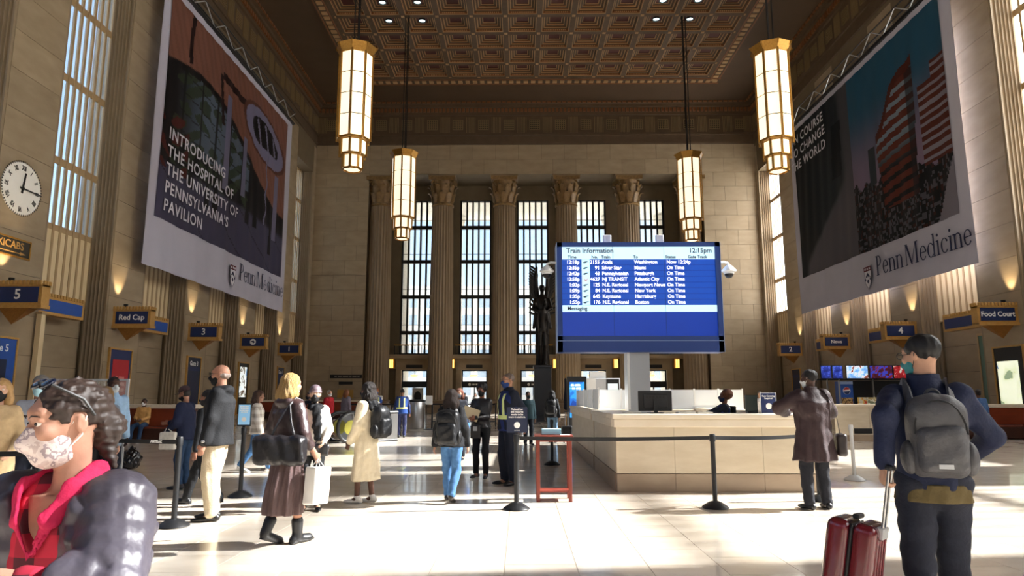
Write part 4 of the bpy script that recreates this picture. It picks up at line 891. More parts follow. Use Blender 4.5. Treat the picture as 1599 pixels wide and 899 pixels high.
bx('back_shelf', BLACK, fs_, -.75, 2.7, .8, .95, 1.0, 2.2); bx('header', BLACKM, fs_, -2.8, 2.8, 0, .15, 2.2, 2.27)
MENU = [(-2.15, .48, ['#1a2a7c', '#2438a0', '#4c62c8'], .5, 'dark-blue menu screen at the left end of the food counter'), (-1.62, .48, ['#1a2a80', '#2940ac', '#5570d0'], .5, 'dark-blue menu screen second from the left end'), (-.72, 1.0, ['#6aa0dc', '#8fb9e6', '#d9e4ee', '#8a4a3a'], .8, 'sky-blue menu screen in the middle of the food counter'), (.38, 1.05, ['#3a1220', '#551826', '#2f3fb0', '#7a2030'], .6, 'dark-red menu screen with blue lettering'), (1.5, 1.1, ['#8c1820', '#a82028', '#d8c8c0'], .5, 'bright-red menu screen nearest the backpack man')]
for i, (x, w_, cs, em, lab) in enumerate(MENU):
    s_ = thing('menu_screen', lab, 'screen', (16.3+x, 31.95, 2.27), 0, 'menu screens over the food counter'); bx('housing', BLACK, s_, -w_/2, w_/2, 0, .08, 0, .62); bx('display', pic_mat('menu%d' % i, cs, 4, em), s_, -w_/2+.02, w_/2-.02, -.01, 0, .03, .59)
vm = thing('drink_cooler', 'blue soft drink cooler with a round red, white and blue emblem', 'cooler', (15.15, 32.2, 1.003)); bx('body', BLUEP, vm, -.3, .3, 0, .5, 0, 1.15); bx('header', mat('cooler_pale', '#9fb6dc', .4), vm, -.3, .3, -.02, 0, 1.02, 1.15)
MB().lathe([(0, 0), (.17, .002), (.17, .004)], n=24).build('emblem_white', WTXT, vm, loc=(0, -.012, .72), rot=(PI/2, 0, 0)); MB().prism([(-.16, .02), (.15, .06), (.1, .13), (0, .17), (-.1, .13)], -.022, -.018, 'y').build('emblem_red', mat('cooler_red', '#c2302c', .4), vm, loc=(0, 0, .72)); MB().prism([(-.16, -.03), (.15, .0), (.1, -.13), (0, -.17), (-.1, -.13)], -.022, -.018, 'y').build('emblem_blue', NAVY, vm, loc=(0, 0, .72)); bx('product_picture', pic_mat('snacks', ['#8a5a3a', '#c9a46a', '#5a3a2a'], 9), vm, -.26, .26, -.02, 0, .06, .4)
# ================================================================== KIOSKS, BIN, ESCALATOR, RAILINGS
k1 = thing('information_kiosk', 'black kiosk with a glowing blue screen behind the desk', 'kiosk', (2.1, 25.5, 0)); bx('housing', BLACK, k1, -.36, .36, 0, .3, 0, 2.2, .01); bx('screen', pic_mat('kiosk_blue', ['#123a8c', '#1d62b8', '#2a8ad0', '#6ab4dc'], 1.3, .8), k1, -.27, .27, -.012, 0, .7, 2.0); print_lines(k1, SCRT, -.02, -.013, 1.88, (.2, .16), .07, .12)
k2 = thing('ticket_kiosk', 'white ticket kiosk with two dark-framed screens behind the desk', 'kiosk', (3.15, 26.0, 0)); bx('body', GREYP, k2, -.62, .62, 0, .5, 0, 2.15, .02); bx('side', WHITE, k2, -.64, -.3, -.02, .0, 0, 2.15); bx('screen_frame', BLACK, k2, .1, .58, -.02, 0, 1.2, 2.1); bx('screen', mat('kiosk_white', '#cfdbe0', .3, emit=.5), k2, .15, .53, -.03, -.02, 1.25, 1.95); bx('top_cap', WHITE, k2, -.5, .1, .1, .4, 2.15, 2.4)
tc = thing('litter_bin', 'tall cylindrical brushed-steel litter bin by the far barrier', 'bin', (-4.85, 32.3, 0)); MB().lathe([(.4, 0), (.42, .03), (.42, 1.2), (.4, 1.24)], n=32).build('body', STEEL, tc, smooth=True); MB().lathe([(.43, 1.22), (.44, 1.28), (.3, 1.32), (.0, 1.32)], n=32).build('lid', BLACKM, tc, smooth=True)
fp = thing('notice_stand', 'thin black stand with a small white notice near the litter bin', 'sign', (-4.1, 31.2, 0)); cable('pole', BLACKM, fp, [(-.12, 0, .02), (-.12, 0, 1.1)], .02); cable('pole', BLACKM, fp, [(.12, 0, .02), (.12, 0, 1.1)], .02); bx('sheet', WHITE, fp, -.15, .15, -.02, .01, 1.1, 1.5); MB().lathe([(.25, 0), (.25, .02), (.05, .03)], n=20).build('base', BLACKM, fp)
def railing(label, x0, x1, y, n, gold=False):
    t = thing('stair_railing', label, 'railing', ((x0+x1)/2, y, 0)); h = (x1-x0)/2
    cable('top_rail', GOLD if gold else BLACKM, t, [(-h, 0, 1.08), (h, 0, 1.08)], .04); cable('low_rail', BLACKM, t, [(-h, 0, .25), (h, 0, .25)], .025)
    me = MB().box(-.03, .03, -.03, .03, 0, 1.07).mesh('post')
    for k in range(n): obj('post', me, BLACKM, t, (-h+2*h*k/(n-1), 0, 0))
    return t
railing('black railing round the stairway left of the litter bin', -8.6, -5.4, 33.4, 9); railing('black railing round the stairway right of the litter bin', -4.3, -1.2, 34.0, 9)
ec = thing('escalator', 'escalator end with a black handrail loop and yellow skirt plate', 'escalator', (-6.1, 22.4, 0), R(-48))
for sx in (-.35, .45):
    pts = [(sx, 2.2, .95)]+[(sx, .45-.45*math.sin(PI*k/12)*1.0, .48+.47*math.cos(PI*k/12)) for k in range(13)]+[(sx, 2.2, .02)]
    cable('handrail', BLACK, ec, pts, .06, 8)
    MB().lathe([(0, 0), (.24, .01), (.24, .03), (0, .04)], n=28).build('yellow_plate', mat('escalator_yellow', '#8f8a2e', .5), ec, loc=(sx+.02, .45, .48), rot=(0, PI/2, 0)); bx('balustrade', STEEL, ec, sx-.03, sx+.03, .5, 2.2, .0, .9)
bx('comb_plate', STEEL, ec, -.3, .4, .1, 2.2, 0, .03)
bg_ = None
# blurred grey acrylic panel behind the puffer jacket woman
ap = thing('acrylic_divider', 'translucent grey acrylic divider on a metal frame at the left', 'divider', (-7.4, 11.6, 0)); bx('sheet', PLEXI, ap, -.75, .75, -.006, .006, .9, 1.75); bx('blue_notice', mat('notice_teal', '#7fb0c0', .5), ap, -.7, .1, -.012, -.006, 1.35, 1.55)
for sx in (-.76, .76): bx('post', GREYP, ap, sx-.02, sx+.02, -.02, .02, 0, 1.78)
bx('top_rail', GREYP, ap, -.76, .76, -.015, .015, 1.75, 1.78); bx('foot', GREYP, ap, -.8, .8, -.15, .15, 0, .02)
pd = thing('poster_board', 'white poster with a dark round figure inside the leftmost end doorway', 'poster', (-9.3, 62.7, 0)); bx('panel', WHITE, pd, -.5, .5, 0, .05, .5, 2.2); MB().lathe([(0, 0), (.33, .01), (0, .02)], n=20).build('figure', BLACK, pd, loc=(0, -.01, 1.4), rot=(PI/2, 0, 0), scale=(1, 1.5, 1)); bx('stand', BLACKM, pd, -.4, .4, .05, .3, 0, .5)
# ================================================================== ORGANIC SHAPES (distance fields turned into one closed surface)
def V3(*a): return np.array(a, float)
class Vol:
    def __init__(s, lo, hi, v):
        s.v = v; s.lo = np.array(lo, float)-2*v; n = np.ceil((np.array(hi)-s.lo)/v).astype(int)+3
        s.ax = [s.lo[i]+v*np.arange(n[i]) for i in range(3)]; s.d = np.full(tuple(n), .5, np.float32)
    def sub(s, lo, hi, pad):
        sl = []
        for i in range(3):
            a = int(max(0, math.floor((lo[i]-pad-s.lo[i])/s.v))); b = int(min(len(s.ax[i]), math.ceil((hi[i]+pad-s.lo[i])/s.v)+1)); sl.append(slice(a, max(a, b)))
        return tuple(sl), [s.ax[0][sl[0]][:, None, None], s.ax[1][sl[1]][None, :, None], s.ax[2][sl[2]][None, None, :]]
    def put(s, sl, d, k, op='u'):
        if d.size == 0: return
        a = s.d[sl]; d = d.astype(np.float32)
        if op == 'u':
            if k > 0: h = np.maximum(k-np.abs(a-d), 0)/k; s.d[sl] = np.minimum(a, d)-h*h*k*.25
            else: s.d[sl] = np.minimum(a, d)
        else:
            d = -d
            if k > 0: h = np.maximum(k-np.abs(a-d), 0)/k; s.d[sl] = np.maximum(a, d)+h*h*k*.25
            else: s.d[sl] = np.maximum(a, d)
    def cone(s, a, b, r1, r2, k=.02, op='u', flat=None, fs=1):
        a, b = np.array(a, float), np.array(b, float); r = max(r1, r2)*max(1, fs); sl, (x, y, z) = s.sub(np.minimum(a, b)-r, np.maximum(a, b)+r, k+2*s.v)
        ba = b-a; L2 = max(ba@ba, 1e-9); px, py, pz = x-a[0], y-a[1], z-a[2]
        t = np.clip((px*ba[0]+py*ba[1]+pz*ba[2])/L2, 0, 1); qx, qy, qz = px-t*ba[0], py-t*ba[1], pz-t*ba[2]
        if flat is not None:
            n = np.array(flat, float); n /= np.linalg.norm(n); w = (qx*n[0]+qy*n[1]+qz*n[2])*(1/fs-1); qx, qy, qz = qx+n[0]*w, qy+n[1]*w, qz+n[2]*w
        s.put(sl, (np.sqrt(qx*qx+qy*qy+qz*qz)-(r1+(r2-r1)*t))*min(1, fs), k, op); return s
    def chain(s, pts, rs, k=.02, **kw):
        for i in range(len(pts)-1): s.cone(pts[i], pts[i+1], rs[i], rs[i+1], k, **kw)
        return s
    def ell(s, c, r, M=None, k=.02, op='u'):
        c = np.array(c, float); r = np.array(r, float); R_ = r.max(); sl, (x, y, z) = s.sub(c-R_, c+R_, k+2*s.v); x, y, z = x-c[0], y-c[1], z-c[2]
        if M is not None: x, y, z = M[0, 0]*x+M[1, 0]*y+M[2, 0]*z, M[0, 1]*x+M[1, 1]*y+M[2, 1]*z, M[0, 2]*x+M[1, 2]*y+M[2, 2]*z
        k0 = np.sqrt((x/r[0])**2+(y/r[1])**2+(z/r[2])**2); k1 = np.sqrt((x/r[0]**2)**2+(y/r[1]**2)**2+(z/r[2]**2)**2)+1e-6
        s.put(sl, k0*(k0-1)/k1, k, op); return s
    def box(s, c, h, M=None, r=.01, k=.01, op='u'):
        c = np.array(c, float); h = np.array(h, float); R_ = np.linalg.norm(h); sl, (x, y, z) = s.sub(c-R_, c+R_, k+2*s.v); x, y, z = x-c[0], y-c[1], z-c[2]
        if M is not None: x, y, z = M[0, 0]*x+M[1, 0]*y+M[2, 0]*z, M[0, 1]*x+M[1, 1]*y+M[2, 1]*z, M[0, 2]*x+M[1, 2]*y+M[2, 2]*z
        qx, qy, qz = np.abs(x)-h[0]+r, np.abs(y)-h[1]+r, np.abs(z)-h[2]+r
        d = np.sqrt(np.maximum(qx, 0)**2+np.maximum(qy, 0)**2+np.maximum(qz, 0)**2)+np.minimum(np.maximum(np.maximum(qx, qy), qz), 0)-r
        s.put(sl, d, k, op); return s
    def loft(s, st, k=.02, folds=None, op='u', quilt=0):
        """stack of ellipses (z, rx, ry, cx, cy); folds=(count, amplitude at the top, at the foot, phase)"""
        st = np.array(st, float); st = st[np.argsort(st[:, 0])]; zz = st[:, 0]
        lo = [(st[:, 3]-st[:, 1]).min(), (st[:, 4]-st[:, 2]).min(), zz[0]]; hi = [(st[:, 3]+st[:, 1]).max(), (st[:, 4]+st[:, 2]).max(), zz[-1]]
        sl, (x, y, z) = s.sub(lo, hi, k+3*s.v+.03); zi = np.clip(z.ravel(), zz[0], zz[-1])
        f = lambda c: np.interp(zi, zz, st[:, c])[None, None, :]
        rx, ry = f(1), f(2); dx, dy = (x-f(3)), (y-f(4)); m = np.minimum(rx, ry)
        d = (np.sqrt((dx/rx)**2+(dy/ry)**2)-1)*m
        if folds:
            n, a0, a1, ph = folds; u = ((zi-zz[0])/(zz[-1]-zz[0]))[None, None, :]; an = np.arctan2(dy/ry, dx/rx)
            d = d-(a1+(a0-a1)*u)*(np.cos(n*an+ph+2*u)+.5*np.cos((2*n+1)*an+ph*2-3*u))
        if quilt: d = d-quilt*np.abs(np.sin(z*PI/.085))
        e = np.maximum(z-zz[-1], zz[0]-z); d = np.maximum(d, e+0*d); s.put(sl, d, k, op); return s
    def plane(s, p, n, k=0):
        """cut away the side the normal points to"""
        n = np.array(n, float); n /= np.linalg.norm(n); p = np.array(p, float)
        d = (s.ax[0][:, None, None]-p[0])*n[0]+(s.ax[1][None, :, None]-p[1])*n[1]+(s.ax[2][None, None, :]-p[2])*n[2]; s.d = np.maximum(s.d, d.astype(np.float32)); return s
    def wrinkle(s, amp, freq, seed=0, st=(1, 1, 1)):
        rs = np.random.RandomState(seed); x, y, z = s.ax[0][:, None, None]*st[0], s.ax[1][None, :, None]*st[1], s.ax[2][None, None, :]*st[2]; w = 0
        for i in range(4):
            d = rs.normal(size=3); d *= freq*(1+.5*i)/np.linalg.norm(d); p = rs.rand(2)*6.28; e = rs.normal(size=3)*freq*.35
            w = w+np.sin(d[0]*x+d[1]*y+d[2]*z+p[0]+1.3*np.sin(e[0]*x+e[1]*y+e[2]*z+p[1]))/(1+.4*i)
        s.d = s.d+(amp*w*.5).astype(np.float32); return s
    def mesh(s, name, scale=1.0):
        d = s.d; b = d < 0; c = b[:-1, :-1, :-1].astype(np.int8)
        S = [(i, j, k) for i in (0, 1) for j in (0, 1) for k in (0, 1)]; n = [q-1 for q in d.shape]
        cnt = np.zeros(n, np.int8)
        for i, j, k in S: cnt += b[i:i+n[0], j:j+n[1], k:k+n[2]]
        act = (cnt > 0) & (cnt < 8); I = np.argwhere(act)
        if len(I) == 0: return bpy.data.meshes.new(name)
        idx = np.full(n, -1, np.int64); idx[act] = np.arange(len(I)); acc = np.zeros((len(I), 3)); m = np.zeros(len(I))
        for a in S:
            for ax in range(3):
                if a[ax]: continue
                e = list(a); e[ax] = 1
                d0 = d[I[:, 0]+a[0], I[:, 1]+a[1], I[:, 2]+a[2]]; d1 = d[I[:, 0]+e[0], I[:, 1]+e[1], I[:, 2]+e[2]]; x = (d0 < 0) != (d1 < 0)
                t = np.where(x, d0/np.where(x, d0-d1, 1), 0); p = np.array(a, float)[None, :].repeat(len(I), 0); p[:, ax] = t; acc += p*x[:, None]; m += x
        vs = (s.lo+(I+acc/m[:, None])*s.v)*scale; fs = []
        for ax in range(3):
            o1, o2 = (ax+1) % 3, (ax+2) % 3; A = [slice(None)]*3; B = [slice(None)]*3; A[ax] = slice(0, -1); B[ax] = slice(1, None)
            x = b[tuple(A)] != b[tuple(B)]; J = np.argwhere(x); J = J[(J[:, o1] > 0) & (J[:, o2] > 0) & (J[:, o1] < n[o1]) & (J[:, o2] < n[o2])]
            q = []
            for u, w_ in ((-1, -1), (0, -1), (0, 0), (-1, 0)): K = J.copy(); K[:, o1] += u; K[:, o2] += w_; q.append(idx[K[:, 0], K[:, 1], K[:, 2]])
            Q = np.stack(q, 1); fl_ = b[J[:, 0], J[:, 1], J[:, 2]]; Q[~fl_] = Q[~fl_][:, ::-1]; fs.append(Q)
        F = np.concatenate(fs); F = F[(F >= 0).all(1)]
        me = bpy.data.meshes.new(name); me.vertices.add(len(vs)); me.vertices.foreach_set('co', vs.astype(np.float32).ravel()); me.loops.add(F.size); me.loops.foreach_set('vertex_index', F.astype(np.int32).ravel())
        me.polygons.add(len(F)); me.polygons.foreach_set('loop_start', np.arange(0, F.size, 4, dtype=np.int32)); me.update(calc_edges=True); me.validate(); me.shade_smooth(); return me
def rotm(rz=0, rx=0, ry=0): return np.array(Euler((rx, ry, rz), 'XYZ').to_matrix())
def ik(a, t, l1, l2, pole):
    a, t = np.array(a, float), np.array(t, float); d = t-a; L = np.linalg.norm(d); Lc = min(L, (l1+l2)*.998); u = d/L; t = a+u*Lc
    q = (l1*l1-l2*l2+Lc*Lc)/(2*Lc); h = math.sqrt(max(l1*l1-q*q, 0)); p = np.array(pole, float); p = p-u*(p@u); p /= np.linalg.norm(p)+1e-9
    return a+u*q+p*h, t
def cloth(name, col, rough=.8, col2=None, bump=.25, sheen=.0, spec=.3, scale=18, bs=60): return mat('cloth_'+name, col, rough, spec=spec, noise=(scale, 3, 1.3), col2=col2, bump=(bs, bump), sheen=sheen)
def skin(col): return mat('skin_'+col[1:], col, .55, spec=.35, noise=(22, 3, 1.2), col2=None, bump=(90, .05))
def plaid_mat(name, a, b, c, sc):
    """woven check: two bands of squares"""
    if name in MATS: return MATS[name]
    m_ = bpy.data.materials.new(name); MATS[name] = m_; m_.use_nodes = True; n = m_.node_tree; bs = n.nodes['Principled BSDF']; L = n.links.new; g = n.nodes.new('ShaderNodeTexCoord'); sp = n.nodes.new('ShaderNodeSeparateXYZ'); L(g.outputs['Object'], sp.inputs[0])
    def band(o):
        q = n.nodes.new('ShaderNodeMath'); q.operation = 'MULTIPLY'; q.inputs[1].default_value = sc; L(o, q.inputs[0]); f = n.nodes.new('ShaderNodeMath'); f.operation = 'FRACT'; L(q.outputs[0], f.inputs[0]); h = n.nodes.new('ShaderNodeMath'); h.operation = 'GREATER_THAN'; h.inputs[1].default_value = .5; L(f.outputs[0], h.inputs[0]); return h.outputs[0]
    ad = n.nodes.new('ShaderNodeMath'); ad.operation = 'ADD'; L(band(sp.outputs[0]), ad.inputs[0]); L(band(sp.outputs[2]), ad.inputs[1]); hv = n.nodes.new('ShaderNodeMath'); hv.operation = 'MULTIPLY'; hv.inputs[1].default_value = .5; L(ad.outputs[0], hv.inputs[0])
    r = n.nodes.new('ShaderNodeValToRGB'); r.color_ramp.interpolation = 'CONSTANT'; r.color_ramp.elements.new(.75)
    for e, p, cc in zip(r.color_ramp.elements, (0, .25, .75), (a, b, c)): e.position = p; e.color = lin(cc)
    L(hv.outputs[0], r.inputs[0]); L(r.outputs[0], bs.inputs['Base Color']); bs.inputs['Roughness'].default_value = .85; return m_
EYEW = mat('eye_white', '#e6ded4', .3); EYED = mat('eye_dark', '#1c120c', .2)
# ------------------------------------------------------------------ a person: body, clothes, hair, mask, shoes
class Person: pass
def person(label, x, y, rz, h=1.75, fem=False, skn='#b98468', hair=('short', '#1b1512'), mask=None, top=None, bottom=None, shoes=('shoe', '#16161a'), hands=None, feet=None, head=(0, 0), lean=0, pz=.95, vox=.011, poles=None, glasses=False, grip=(.35, .35), seat=False, z=0, group=None, shift=(0, 0), twist=0, bulk=1.0, legs_bare=None, detail=False):
    """local frame: faces -Y, own right hand at -X; built at 1.75 m and scaled. hands/feet: targets (right, left)"""
    P = Person(); S = h/1.75; rt = thing('person', label, 'person', (x, y, z), rz, group); P.root = rt; P.S = S; P.x, P.y, P.rz, P.z = x, y, rz, z
    sw = .155 if fem else .178; hw = .085; cl, sl_ = math.cos(lean), math.sin(lean)
    def tor(p):                                # lean and twist of the upper body about the pelvis
        p = np.array(p, float); dz = p[2]-.95; X, Y = p[0], p[1]; f = min(max(dz/.45, 0), 1)*twist; X, Y = X*math.cos(f)-Y*math.sin(f), X*math.sin(f)+Y*math.cos(f)
        return np.array([X+shift[0], Y*cl-dz*sl_+shift[1], pz+dz*cl+Y*sl_])
    feet = feet or [(-.1, 0, 0, -.12, 0), (.1, 0, 0, .12, 0)]       # x, y, z, yaw(out), pitch
    hands = hands or [(-.25, .0, .80), (.25, .0, .80)]
    poles = poles or [(-.5, .9, -.2), (.5, .9, -.2)]
    hip = [np.array([-hw+shift[0], shift[1], pz-.03]), np.array([hw+shift[0], shift[1], pz-.03])]; ank = []
    for f in feet: q = f[4]; ank.append(np.array([f[0], f[1]+.09*math.sin(q)*.6, f[2]+.085+.13*math.sin(max(q, 0))]))
    knee = []; ankle = []
    for i in (0, 1): k, a = ik(hip[i], ank[i], .424, .416, (.15*(i*2-1), -1, .1)); knee.append(k); ankle.append(a)
    sho = [tor((-sw, .01, 1.415)), tor((sw, .01, 1.415))]; el = []; wr = []
    for i in (0, 1): e, w_ = ik(sho[i], hands[i], .29, .26, poles[i]); el.append(e); wr.append(w_)
    P.sho, P.el, P.wr, P.tor, P.hip, P.knee, P.ankle = sho, el, wr, tor, hip, knee, ankle
    HM = rotm(head[0]+twist, 0, 0) @ rotm(0, lean*.6+head[1], 0); hc = tor((0, -.012, 1.64)); P.hc, P.HM = hc, HM
    def H(*p): return hc+HM @ np.array(p, float)
    P.H = H; B = bulk
    allp = np.array([H(0, 0, .13), H(0, 0, -.15)]+sho+el+wr+hip+knee+ankle); lo, hi = allp.min(0)-.24, allp.max(0)+.24; lo[2] = max(lo[2], -.02)
    # ---- body
    v = Vol(lo, hi, vox); F = np.array([0, -1, 0])
    v.loft([(lambda c: (c[2], rx*.92, ry*.9, c[0], c[1]))(tor((0, 0, zz))) for zz, rx, ry in ((.84, .155, .105), (.95, .155, .11), (1.08, .13, .095), (1.22, .145, .105), (1.34, .155, .105), (1.43, .13, .08))], .04)
    v.cone(tor((0, .012, 1.40)), H(0, .02, -.06), .058 if not fem else .05, .052 if not fem else .045, .04)
    v.ell(H(0, .012, .025), (.074, .094, .088), HM, .02).ell(H(0, -.022, -.045), (.058, .066, .07), HM, .035).ell(H(0, -.055, -.092), (.03, .028, .026), HM, .03)
    v.cone(H(0, -.092, .0), H(0, -.108, -.038), .008, .0145, .014).ell(H(0, -.07, .035), (.055, .022, .02), HM, .02)
    for sg in (-1, 1):
        v.ell(H(sg*.031, -.089, .008), (.017, .014, .011), HM, .012, 's'); v.ell(H(sg*.077, .014, -.008), (.010, .017, .030), HM, .006); v.ell(H(sg*.090, .010, -.006), (.008, .008, .015), HM, .004, 's'); v.ell(H(sg*.042, -.066, -.02), (.024, .022, .02), HM, .02)
    [v.cone(H(q*.019, -.083, .018), H(q*.043, -.079, .016), .0065, .006, .006) for q in (-1, 1)]; [v.cone(H(q*.02, -.083, -.006), H(q*.042, -.078, -.005), .005, .005, .006) for q in (-1, 1)]; v.cone(H(-.02, -.088, -.066), H(.02, -.088, -.066), .0075, .0075, .008)
    for i in (0, 1):
        v.chain([sho[i], el[i], wr[i]], [.05*B, .04, .028], .02); v.chain([hip[i], knee[i], ankle[i]], [.078, .052, .038], .02); v.ell(ankle[i]-[0, .03, .04], (.035, .07, .035), None, .03)
        fd = wr[i]-el[i]; fd /= np.linalg.norm(fd); sg = i*2-1; inn = np.array([-sg, -.25, 0]); inn = inn-fd*(inn@fd); inn /= np.linalg.norm(inn); sd = np.cross(fd, inn); g = grip[i]
        if sd@np.array([0, -1, 0]) < 0 and abs(sd[1]) > .2: sd = -sd
        elif abs(sd[1]) <= .2 and sd[2] < 0: sd = -sd              # thumb side: forward or up
        pc = wr[i]+fd*.05; v.cone(wr[i], wr[i]+fd*.075, .026, .036, .015, flat=inn, fs=.48)
        for f, (o, L_) in enumerate(((.026, .07), (.009, .08), (-.009, .075), (-.025, .058))):
            b0 = wr[i]+fd*.085+sd*o; a1 = g*.9; d1 = fd*math.cos(a1)+inn*math.sin(a1); a2 = g*2.1; d2 = fd*math.cos(a2)+inn*math.sin(a2); a3 = g*3.0; d3 = fd*math.cos(a3)+inn*math.sin(a3); rr = max(.0088, vox*.75)
            p1 = b0+d1*L_*.45; p2 = p1+d2*L_*.3; v.chain([b0-fd*.02, p1, p2, p2+d3*L_*.25], [rr, rr, rr*.95, rr*.85], .004)
        t0 = wr[i]+fd*.03+sd*.024; t1 = t0+(fd*.6+sd*.6+inn*.35)*.035; v.chain([t0, t1, t1+(fd*.9+inn*.4)*.03], [.0125, .011, .0095], .01)
    obj('body', v.mesh('body', S), skin(skn), rt)
    if detail:
        for sg in (-1, 1):
            e = obj('eye', shared('eyeb', lambda: MB().lathe([(math.sin(PI*k/10)*.011, -math.cos(PI*k/10)*.011) for k in range(11)], n=14).mesh('eye', 'full')), EYEW, rt, tuple(H(sg*.031, -.0735, .006)*S)); e2 = obj('iris', shared('iris', lambda: MB().lathe([(math.sin(PI*k/8)*.0055, -math.cos(PI*k/8)*.004) for k in range(9)], n=12).mesh('iris', 'full')), EYED, e, tuple(HM @ V3(0, -.009, 0)))
            v = Vol(H(sg*.031, -.088, .028)-.05, H(sg*.031, -.088, .028)+.05, .0035); v.chain([H(sg*.013, -.096, .024), H(sg*.031, -.094, .031), H(sg*.052, -.08, .026)], [.0022, .003, .0022], .002); obj('eyebrow', v.mesh('eyebrow', S), mat('hair_'+hair[1][1:], hair[1], .55, noise=(60, 2, 1.5)), rt)
    # ---- trousers or skirt
    if bottom:
        kind, m_ = bottom[0], bottom[1]; o = bottom[2] if len(bottom) > 2 else {}
        if kind == 'trousers':
            w_ = o.get('w', 1.0); end = o.get('end', .06); v = Vol(lo, np.array([hi[0], hi[1], pz+.12]), max(vox, .0115)); c = tor((0, 0, 1.02))
            v.loft([(pz-.11, .15*B, .105*B, shift[0], shift[1]), (pz, .168*B, .122*B, shift[0], shift[1]), (pz+.08, .155*B, .112*B, c[0], c[1])], .05)
            for i in (0, 1):
                a2 = knee[i]+(ankle[i]-knee[i])*(1-end); v.chain([hip[i]+[0, .005, 0], knee[i], a2], [.098*w_*(.5+.5*B), .072*w_, .06*w_], .03)
            v.wrinkle(.007, 34, int(abs(x*91+y*37)) % 97, (1, 1, .8))
            for i in (0, 1):
                pass
            obj('trousers', v.mesh('trousers', S), m_, rt)
        elif kind == 'skirt':
            zb = o.get('z', .35); w_ = o.get('w', .25); v = Vol(np.minimum(lo, [shift[0]-w_-.1, shift[1]-w_-.1, zb]), np.maximum(hi, [w_+.1, w_+.1, 0])*[1, 1, 0]+[0, 0, pz+.12], max(vox, .0115)); cx = (ankle[0]+ankle[1])/2
            v.loft([(zb, w_, w_*.9, cx[0]*.8, cx[1]*.8), (zb+.25, w_*.93, w_*.85, cx[0]*.6, cx[1]*.6), (pz-.1, .18, .14, shift[0], shift[1]), (pz+.08, .15, .11, shift[0], shift[1])], .02, (9, .004, .02, 1)); v.wrinkle(.004, 30, 5, (1, 1, .4)); obj('skirt', v.mesh('skirt', S), m_, rt)
    # ---- coat, jacket or shirt
    if top:
        kind, m_ = top[0], top[1]; o = top[2] if len(top) > 2 else {}; w_ = o.get('w', 1.0)*B; zb = o.get('z', .86); sl = o.get('sleeve', 1.0); a = o.get('arm', 1.0)
        tv = o.get('vox', max(vox, .0115)); v = Vol(lo, hi, tv)
        rows = [(1.0, .165, .118), (1.1, .155, .115), (1.22, .168, .122), (1.33, .178, .12), (1.40, .165, .10), (1.455, .115, .08), (1.485, .072, .066)] if fem else [(1.0, .168, .125), (1.1, .168, .125), (1.22, .18, .13), (1.33, .192, .128), (1.40, .178, .108), (1.455, .125, .085), (1.485, .076, .07)]
        st = []
        for zz, rx, ry in rows: c = tor((0, .005, zz)); f = w_ if zz < 1.36 else .5+.5*w_; st.append((c[2], rx*f, ry*f, c[0], c[1]))
        hem = o.get('hem', .178 if zb > .7 else .2)
        if zb < .98:
            if zb < .84: st.append((pz-.08, .182*w_, .135*w_, shift[0], shift[1]))
            cz = tor((0, 0, zb)) if zb > .8 else np.array([shift[0]+(ankle[0][0]+ankle[1][0])*.25, shift[1]+(ankle[0][1]+ankle[1][1])*.25, zb]); st.append((cz[2] if zb > .8 else zb, hem*w_, hem*.74*w_, cz[0], cz[1]))
        v.loft(st, .03, o.get('folds'), quilt=o.get('quilt', 0))
        for i in (0, 1):
            e1 = el[i]+(wr[i]-el[i])*(sl if sl <= 1 else 1)*.97; sd_ = sho[i]+np.array([-(i*2-1)*.015, 0, -.005])
            if sl > .5: v.chain([sd_, el[i], e1], [.074*a, .06*a, .047*a], .035)
            else: e1 = sho[i]+(el[i]-sho[i])*sl*2; v.cone(sd_, e1, .072*a, .06*a, .03)
        if o.get('collar'):
            v.loft([(lambda c: (c[2], r_, r_*.95, c[0], c[1]))(tor((0, .01, zz))) for zz, r_ in ((1.45, .098), (1.50, .082), (1.535, .08))], .02)
        if o.get('hood'): c = tor((0, .085, 1.46)); v.ell(c, (.13, .07, .06), None, .03).ell(tor((0, .0, 1.475)), (.1, .085, .04), None, .03)
        if o.get('open'): cc = tor((0, -.1, 1.2)); v.cone(tor((0, -.19, 1.5)), tor((o['open'], -.2, zb+.1)), .055, .085, .01, 's')
        if o.get('vneck'): v.cone(tor((0, -.10, 1.54)), tor((0, -.12, 1.30)), .13, .016, .008, 's')
        v.wrinkle(o.get('wr', .006), o.get('wf', 30), int(abs(x*53+y*71)) % 89, (1, 1, .7))
        v.d = np.maximum(v.d, .0+v.d)
        P.jacket = obj(o.get('name', kind), v.mesh(kind, S), m_, rt)
